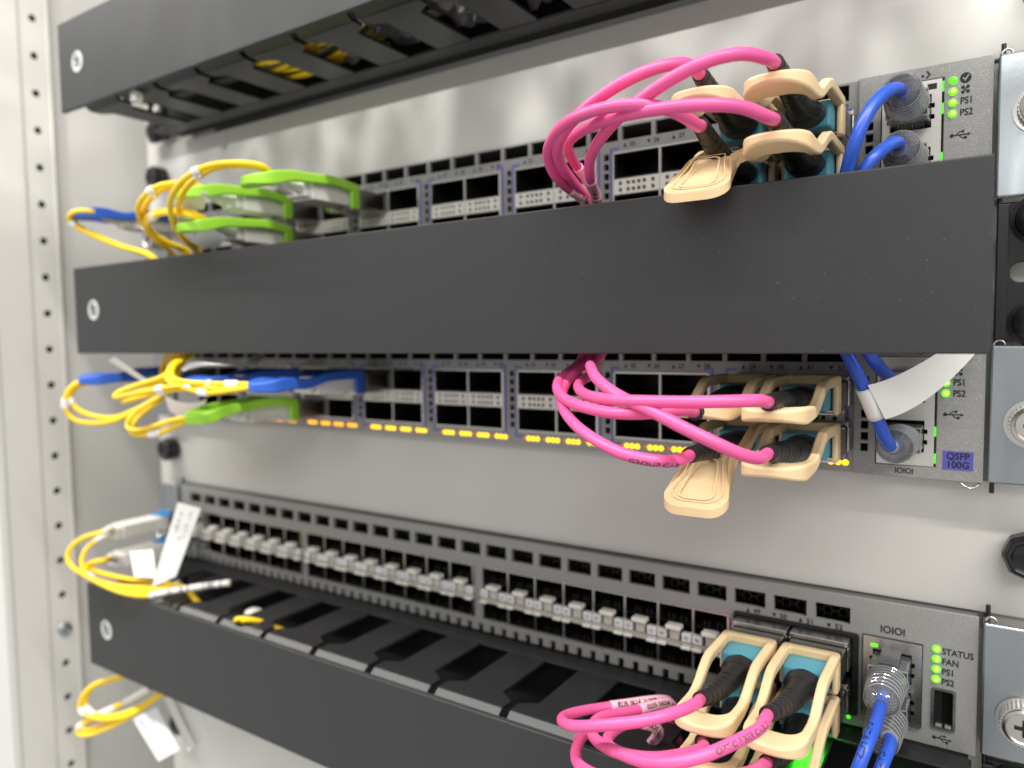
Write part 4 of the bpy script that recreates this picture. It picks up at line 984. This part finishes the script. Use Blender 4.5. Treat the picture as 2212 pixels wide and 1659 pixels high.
# ================================================================ blue patch cables
RIBS = MB()
def plug_meshes():
    b = MB().box(-5.8, 5.8, -13, 7, -4.0, 4.0)
    r = MB()
    prof = []
    n = 26
    path = [Vector((0, -12.5-i*0.75, 0)) for i in range(n)]
    def rad(u): return (6.3-1.0*u)*(1-0.38*max(0, (u-0.8)/0.2)**2)
    def sq(u):
        k = max(0, 1-u*2.2); return (0.94+0.04*k, 0.92-0.12*k)
    r.tube(path, rad, 24, sq)
    l = MB().box(-3.0, 3.0, -13.5, 4, 5.2, 6.1).box(-2.2, 2.2, 1, 4.2, 4.05, 5.15)
    w = MB()
    for i in range(8): w.box(-3.9+i*1.02, -3.45+i*1.02, -4, 6, -1.0, -0.6)
    g = MB()
    for i in range(8): g.box(-3.85+i*1.02, -3.5+i*1.02, 2.4, 7.05, -4.03, -2.4)
    for i in range(7):
        yy = -14.2-i*2.35; u = (i*2.35+1.7)/19; rr = rad(u)+0.05; kx, kz = sq(u)
        rib = [Vector((rr*kx*math.cos(a), yy, rr*kz*math.sin(a))) for a in [q*math.pi/14 for q in range(28)]]
        v = []; nn = 28
        for q, p in enumerate(rib):
            d = Vector((p.x, 0, p.z)).normalized()
            v += [p+d*0.24, p+Vector((0, 0.24, 0)), p-d*0.24, p-Vector((0, 0.24, 0))]
        f = []
        for q in range(nn):
            q2 = (q+1) % nn
            f += [(q*4+k, q*4+(k+1) % 4, q2*4+(k+1) % 4, q2*4+k) for k in range(4)]
        RIBS.add(v, f)
    RIBS.box(-5.9, 5.9, -13.3, -12.8, -4.15, -3.8).box(-5.9, 5.9, -13.3, -12.8, 3.8, 4.15).box(-5.95, -5.6, -13.3, -12.8, -3.7, 3.7).box(5.6, 5.95, -13.3, -12.8, -3.7, 3.7)
    return b.mesh('plug_body'), r.mesh('clear_boot'), l.mesh('latch_tab'), w.mesh('wires'), g.mesh('plug_contacts')
PB, PR, PL_, PW, PG = plug_meshes()
PRB = RIBS.mesh('boot_ribs')
def blue_cable(key, x, z, label, flip=False, print_=None):
    t = thing('blue_cable', label, 'cable', (x, 0, z), 'blue patch cables')
    b = link('plug_body', PB, 'clear', t, bevel=0.6)
    link('plug_contacts', PG, 'gold', b)
    link('wires', PW, 'blue', b)
    cb = link('clear_boot', PR, 'clear_boot', t, smoothed=True)
    rb = link('boot_ribs', PRB, 'clear_rib', cb, smoothed=True, kind='stuff')
    lt = link('latch_tab', PL_, 'clear', t, bevel=0.3)
    if flip: lt.rotation_euler = (0, math.pi, 0)
    o = getorg(t)
    pth = smooth([(x, -24, z), (x*.5+PATH[key][0][0]*.5, -28, z*.5+PATH[key][0][2]*.5)] + PATH[key], 1.5)
    part('jacket', MB().tube(pth, 1.85, 18), 'blue', t, smoothed='all')
    part('boot_collar', MB().tube(cut(pth, 5.5, 8), 2.4, 18), 'clear_rib', t, smoothed='all')
    if print_: wrap_text(print_, 1.8, pth, 20, 1.87, (-0.45, -1, 0.5), 'print', t)
    return t, pth
JZ = 8.3
blue_cable('bA_U', 197.2, 4*U+JZ, 'blue cable from the upper clear plug of the upper switch')
blue_cable('bA_L', 197.2, 4*U-JZ, 'blue cable from the lower clear plug of the upper switch')
tb, pthB = blue_cable('bB_L', 197.2, 2*U-JZ, 'blue cable wrapped in a white paper flag under the cable manager', flip=True)
blue_cable('bB_U', 197.2, 2*U+JZ, 'blue cable behind the white paper flag under the cable manager')
blue_cable('bC_U', 195.0, 0.7, 'blue cable with dark print from the upper clear plug of the lowest switch', print_='CAT.6 UTP')
blue_cable('bC_L', 195.0, -12.3, 'blue cable from the lower clear plug of the lowest switch', print_='CAT.6 UTP')
# paper flag wrapped round the blue cable
LB = plen(pthB)
sg = cut(pthB, 22, 34)
sl = part('label_sleeve', MB().tube(sg, 2.4, 20), 'paper', tb, smoothed='all')
def sheet(corners, nx=10, ny=6, bulge=(0, 0, 0), th=0.18, curve=None):
    a, b, c, d = (Vector(p) for p in corners)       # a-b top, d-c bottom
    bg_ = Vector(bulge); v = []; f = []
    nrm = (b-a).cross(d-a).normalized()
    for w in (0, 1):
        for j in range(ny+1):
            for i in range(nx+1):
                u, q = i/nx, j/ny
                p = (a*(1-u)+b*u)*(1-q) + (d*(1-u)+c*u)*q
                p = p + bg_*(4*u*(1-u)) + nrm*th*w
                v.append(p)
    m = (nx+1)*(ny+1); r = nx+1
    for j in range(ny):
        for i in range(nx):
            k = j*r+i
            f += [(k, k+1, k+1+r, k+r), (m+k, m+k+r, m+k+1+r, m+k+1)]
    for i in range(nx): f += [(i, m+i, m+i+1, i+1), (ny*r+i, ny*r+i+1, m+ny*r+i+1, m+ny*r+i)]
    for j in range(ny): f += [(j*r, (j+1)*r, m+(j+1)*r, m+j*r), (j*r+nx, m+j*r+nx, m+(j+1)*r+nx, (j+1)*r+nx)]
    return MB().add(v, f)
# the flag leaves the sleeve and curves up behind the manager cover
s0, s1 = sg[0], sg[-1]
fl = MB(); v = []; nu, nv = 14, 6
lowc = [Vector(p) for p in ((0, 0, 0),)]
A_ = s1+Vector((1.2, -2.6, 1.0)); D_ = s0+Vector((2.6, -2.2, -0.5))
ctrl_up = [A_, Vector((199.0, -46, 102.0)), Vector((206.0, -43, 107.0)), Vector((214.0, -41, 113.5))]
ctrl_lo = [D_, Vector((204.5, -42.5, 93.0)), Vector((212.0, -41, 101.2)), Vector((217.8, -40, 109.5))]
def bez(c, t): return c[0]*(1-t)**3 + c[1]*3*t*(1-t)**2 + c[2]*3*t*t*(1-t) + c[3]*t**3
for w in (0, 1):
    for j in range(nv+1):
        for i in range(nu+1):
            p = bez(ctrl_up, i/nu).lerp(bez(ctrl_lo, i/nu), j/nv)
            v.append(p+Vector((0, 0.2*w, 0)))
m = (nu+1)*(nv+1); r = nu+1; f = []
for j in range(nv):
    for i in range(nu):
        k = j*r+i; f += [(k, k+1, k+1+r, k+r), (m+k, m+k+r, m+k+1+r, m+k+1)]
for i in range(nu): f += [(i, m+i, m+i+1, i+1), (nv*r+i, nv*r+i+1, m+nv*r+i+1, m+nv*r+i)]
for j in range(nv): f += [(j*r, (j+1)*r, m+(j+1)*r, m+j*r), (j*r+nu, m+j*r+nu, m+(j+1)*r+nu, (j+1)*r+nu)]
part('label_flag', fl.add(v, f), 'paper', tb, smoothed=True)

# ================================================================ yellow fibres
def fibre(keys, x, z, label, plug='lc', tags=(), tail=None, drop=1, r=1.3, start_y=-48):
    t = thing('yellow_fibre', label, 'fibre cable', (x, -18 if plug else PATH[keys[0]][0][1], z), 'yellow fibre cables')
    if plug == 'lc':
        b = part('connector', MB().box(x-6.5, x+6.5, -46, -17, z-4.2, z+3.9).box(x-5.9, x+5.9, -50, -46.1, z-3.4, z+3.2), 'boot_white', t, bevel=0.6)
        part('connector_clip', MB().box(x-5.8, x+5.8, -22, -17.5, z+3.7, z+4.6), 'light_blue', b)
    for q, k in enumerate(keys):
        dx = (3.4 if q % 2 else -3.4) if plug else 0
        P = PATH[k][drop:] if plug else PATH[k]
        if plug:
            pth = smooth([(x+dx, -40, z), (x+dx, -48, z), (x+dx*.8, start_y-8, z+0.8)] + P, 1.6)
            bp = cut(pth, 0.5, 24)
            part('boot', MB().tube(bp, lambda u: 3.0-1.3*u-(0.25 if int(u*14) % 2 else 0), 12), 'boot_white', t, smoothed=True)
        else:
            pth = smooth(P, 1.6)
        part('jacket', MB().tube(pth, r, 10), 'yellow', t, smoothed='all')
        for s, l in (tags[q] if q < len(tags) else ()):
            sg_ = cut(pth, s, s+l)
            if len(sg_) > 1: part('tag', MB().tube(sg_, r+0.55, 10), 'tag_white', t, smoothed=True)
    return t
fibre(('yA1', 'yA2'), colx(3), AU, 'yellow fibre pair arching from the green tab nearest the empty ports', tags=(((62, 6), (24, 4)), ((60, 6), (92, 4))))
fibre(('yA3', 'yA4'), colx(2), AU, 'yellow fibre pair from the upper of the stacked green tabs', tags=(((52, 5), (88, 5)), ((50, 4),)))
fibre(('yA5', 'yA6'), colx(2), AL, 'yellow fibre pair from the lower of the stacked green tabs', tags=(((54, 5),), ()))
fibre(('yA7', 'yA8'), colx(0), AU, 'yellow fibre pair bending sharply by the blue tab of the upper switch', tags=(((50, 5),), ((50, 4),)))
fibre(('yB1', 'yB2'), colx(3), BU, 'yellow fibre pair under the blue wavy tab with square white tags', tags=(((52, 7),), ((40, 7), (52, 3))))
fibre(('yB3', 'yB4'), colx(2), BU, 'yellow fibre pair making a flat bend below the middle manager', tags=(((70, 7), (90, 6)), ((76, 6),)))
fibre(('yB5', 'yB6'), colx(0), BU, 'yellow fibre pair making a wide loop beside the holed post', tags=(((46, 6),), ((46, 5),)))
fibre(('yB7', 'yB8'), colx(2), BL, 'yellow fibre pair hanging lowest under the green tab', tags=((), ((52, 7),)))
# small-port modules on the lowest switch
for z, ks, lab, tg in ((3.1, ('yC1', 'yC2'), 'yellow fibre pair with thick white boots on the lowest switch upper row', (((36, 5),), ((46, 6),))),
                       (-13.9, ('yC3', 'yC4'), 'yellow fibre pair from the lower row of the lowest switch', ((), ()))):
    x = -213.0
    md = thing('small_transceiver', 'small metal transceiver in the %s row at the far end of the lowest switch' % ('upper' if z > 0 else 'lower'), 'transceiver', (x, 0, z), 'small transceivers')
    part('module_body', MB().box(x-6.6, x+6.6, -14, 18, z-3.4, z+3.6), 'module_metal', md, bevel=0.3)
    part('bail', MB().box(x-6.4, x+6.4, -16.8, -14.1, z+3.0, z+6.2), 'light_blue', md, bevel=0.4)
    fibre(ks, x, z, lab, tags=tg, drop=1, start_y=-40)
# clear dust caps in the neighbouring small ports
for z in (3.3, -13.9):
    x = -199.0
    single('dust_cap', MB().box(x-4.6, x+4.6, -7.5, 1.5, z-2.9, z+2.9), 'clear', 'clear plastic cap in the small port of the %s row beside the white boots' % ('upper' if z > 0 else 'lower'), 'dust cap', (x, 0, z), 'clear dust caps', bevel=0.8)
fibre(('yD1', 'yD2'), -138, -60, 'yellow fibre pair looping out below the lowest manager by the post', plug=None, tags=(((36, 5),), ((30, 10),)))
fibre(('yD4', 'yD5'), -140, -60, 'yellow fibre pair hanging lowest below the lowest manager', plug=None, tags=(((4, 5),), ((4, 5),)))
fibre(('yD3',), -182, -85, 'short yellow fibre in white sleeves below the lowest manager', plug=None, tags=(((0, 22), (26, 14)),))
# bar-coded sleeve on the fibre that crosses the lowest manager
sgp = smooth(PATH['yC1'][9:13], 1.2)
slv = thing('label_sleeve', 'striped grey bar-code sleeve lying across the lowest manager slots', 'label', tuple(sgp[0]))
part('sleeve_tube', MB().tube(sgp, 1.75, 12), 'boot_white', slv, smoothed='all')
sb = MB(); d = 3.0; random.seed(3)
Lsg = plen(sgp)
while d < Lsg-3:
    w = random.choice((0.4, 0.7)); q = cut(sgp, d-.7, d+w+.7)
    if len(q) > 1: sb.tube([q[0], q[0]+(q[-1]-q[0]).normalized()*w], 1.80, 12)
    d += w+random.choice((0.5, 0.8, 1.3))
part('barcode', sb, 'print_grey', slv)

# paper flags tied to the yellow fibres
def flag(key, label, marks=0, bulge=(0, 0, 0), mt='paper'):
    c = FLAG[key]
    t = thing('paper_flag', label, 'paper label', c[0], 'paper flags on the yellow fibres')
    part('sheet', sheet(c, bulge=bulge), mt, t, smoothed=True)
    if marks:
        a, b, cc, dd = (Vector(p) for p in c); random.seed(len(label))
        n_ = (b-a).cross(dd-a).normalized()
        if n_.y > 0: n_ = -n_
        mb = MB()
        def at(u, q): return (a*(1-u)+b*u)*(1-q) + (dd*(1-u)+cc*u)*q + Vector(bulge)*(4*u*(1-u)) + n_*0.35
        for (u0, q0, n) in marks:
            for k in range(n):
                uu, qq = u0, q0+k*0.075
                for s in range(3):
                    x0, y0, x1, y1 = (random.uniform(-.07, .07), random.uniform(-.028, .028), random.uniform(-.07, .07), random.uniform(-.028, .028))
                    p, e = at(uu+x0, qq+y0), at(uu+x1, qq+y1)
                    dr = (e-p); 
                    if dr.length < 0.6: continue
                    w = n_.cross(dr).normalized()*0.22
                    mb.add([p+w, e+w, e-w, p-w], [(0, 1, 2, 3)])
        part('handwriting', mb, 'ink', t)
    return t
flag('fA1', 'white paper flag behind the yellow arch of the upper switch')
flag('fA2', 'tilted white paper flag at the manager edge under the green tabs')
flag('fA3', 'narrow white paper flag between the yellow fibres and the tilted flag')
flag('fB1', 'thin white paper strip slanting down below the middle manager')
flag('fB2', 'white curled paper flag lying over the blue tabs', bulge=(0, -2, 2))
flag('fB3', 'grey translucent flag end tucked under the middle manager', mt='clear_film')
flag('fB4', 'large white curved flag beside the single green tab', bulge=(0, 0, -3))
flag('fC1', 'tall white paper flag with blue handwriting standing on the lowest manager', marks=((0.3, 0.12, 4), (0.68, 0.10, 5), (0.55, 0.44, 1)))
flag('fC2', 'plain bright white paper flag behind the tall written one')
flag('fD1', 'hanging white paper flag with blue handwriting below the lowest manager', marks=((0.25, 0.12, 4), (0.62, 0.12, 4), (0.7, 0.42, 1)))
flag('fD2', 'narrow white paper flag seen edge-on below the lowest manager')
flag('fD3', 'shaded white paper flag tucked furthest under the lowest manager cover')

# ---------------------------------------------------------------- what lies inside the managers
def inside(pts, label, r=1.1):
    p = smooth(pts, 2.5)
    t = thing('yellow_fibre', label, 'fibre cable', tuple(p[0]), 'yellow fibre cables')
    part('jacket', MB().tube(p, r, 10), 'yellow', t, smoothed='all')
zt = 6*U
for k in range(6):
    y = -44+k*5.2
    inside([(-104+k*3, y-4, zt-19+(k % 3)*1.4), (-78, y, zt-20+(k % 2)*1.6), (-50, y+2, zt-19.5+(k % 3)*1.4), (-22+k*2, y+6, zt-12+k)],
           'yellow fibre lying inside the top manager, seen through its slots from below')
inside([(-110, -40, -38), (-96, -46, -31), (-88, -56, -24), (-85.5, -61, -19.6), (-83, -56, -20.2), (-78, -44, -27), (-60, -34, -38)], 'yellow fibre curling up out of a slot of the lowest manager', 1.3)
inside([(-112, -34, -39), (-98, -40, -32), (-86, -52, -25), (-82.5, -59.5, -20.2), (-80, -53, -21.2), (-75, -40, -30), (-58, -30, -39)], 'yellow fibre curling up behind the other one in the slot', 1.3)
single('foam_wad', MB().lathe((-99, -38, -31), (0.3, 0.1, 1), [(0, 3), (1, 5.5), (3.5, 6.0), (5.5, 4.0), (6.2, 1)], 9), 'cream_dim', 'crumpled beige wad inside a slot of the lowest manager', 'wad', (-99, -38, -31), bevel=0.8)
random.seed(11)
for k, xc in enumerate((-30.6, 3.8, 38.2, 72.6)):
    v = []; nx, ny = 9, 9; f = []
    for w in (0, 1):
        for j in range(ny+1):
            for i in range(nx+1):
                random.seed(k*1000+j*50+i)
                v.append((xc-13+26*i/nx, -54+42*j/ny, zt-15.5+random.uniform(-2.6, 2.6)+0.25*w))
    m = (nx+1)*(ny+1); r = nx+1
    for j in range(ny):
        for i in range(nx):
            q = j*r+i; f += [(q, q+1, q+1+r, q+r), (m+q, m+q+r, m+q+1+r, m+q+1)]
    for i in range(nx): f += [(i, m+i, m+i+1, i+1), (ny*r+i, ny*r+i+1, m+ny*r+i+1, m+ny*r+i)]
    for j in range(ny): f += [(j*r, (j+1)*r, m+(j+1)*r, m+j*r), (j*r+nx, m+j*r+nx, m+(j+1)*r+nx, (j+1)*r+nx)]
    single('plastic_bag', MB().add(v, f), 'clear_film', 'crumpled clear plastic showing through a slot of the top manager', 'plastic bag', (xc, -33, zt-15), 'crumpled clear plastic in the top manager', smoothed=True)
single('cable_tie', MB().box(-154, -149, -60.5, -56, zt-27, zt-22).box(-155.5, -154, -59, -58, zt-24, zt-20), 'tag_white', 'small white tie end under the front edge of the top manager', 'cable tie', (-152, -58, zt-25), bevel=0.6)

# green lamp of the lowest switch that shines down on the manager
area('port_lamp_glow', (0.1735, -0.028, -0.0192), (0.1735, -0.0282, -0.024), 0.007, 0.016, 0.012, (0.05, 1.0, 0.02))
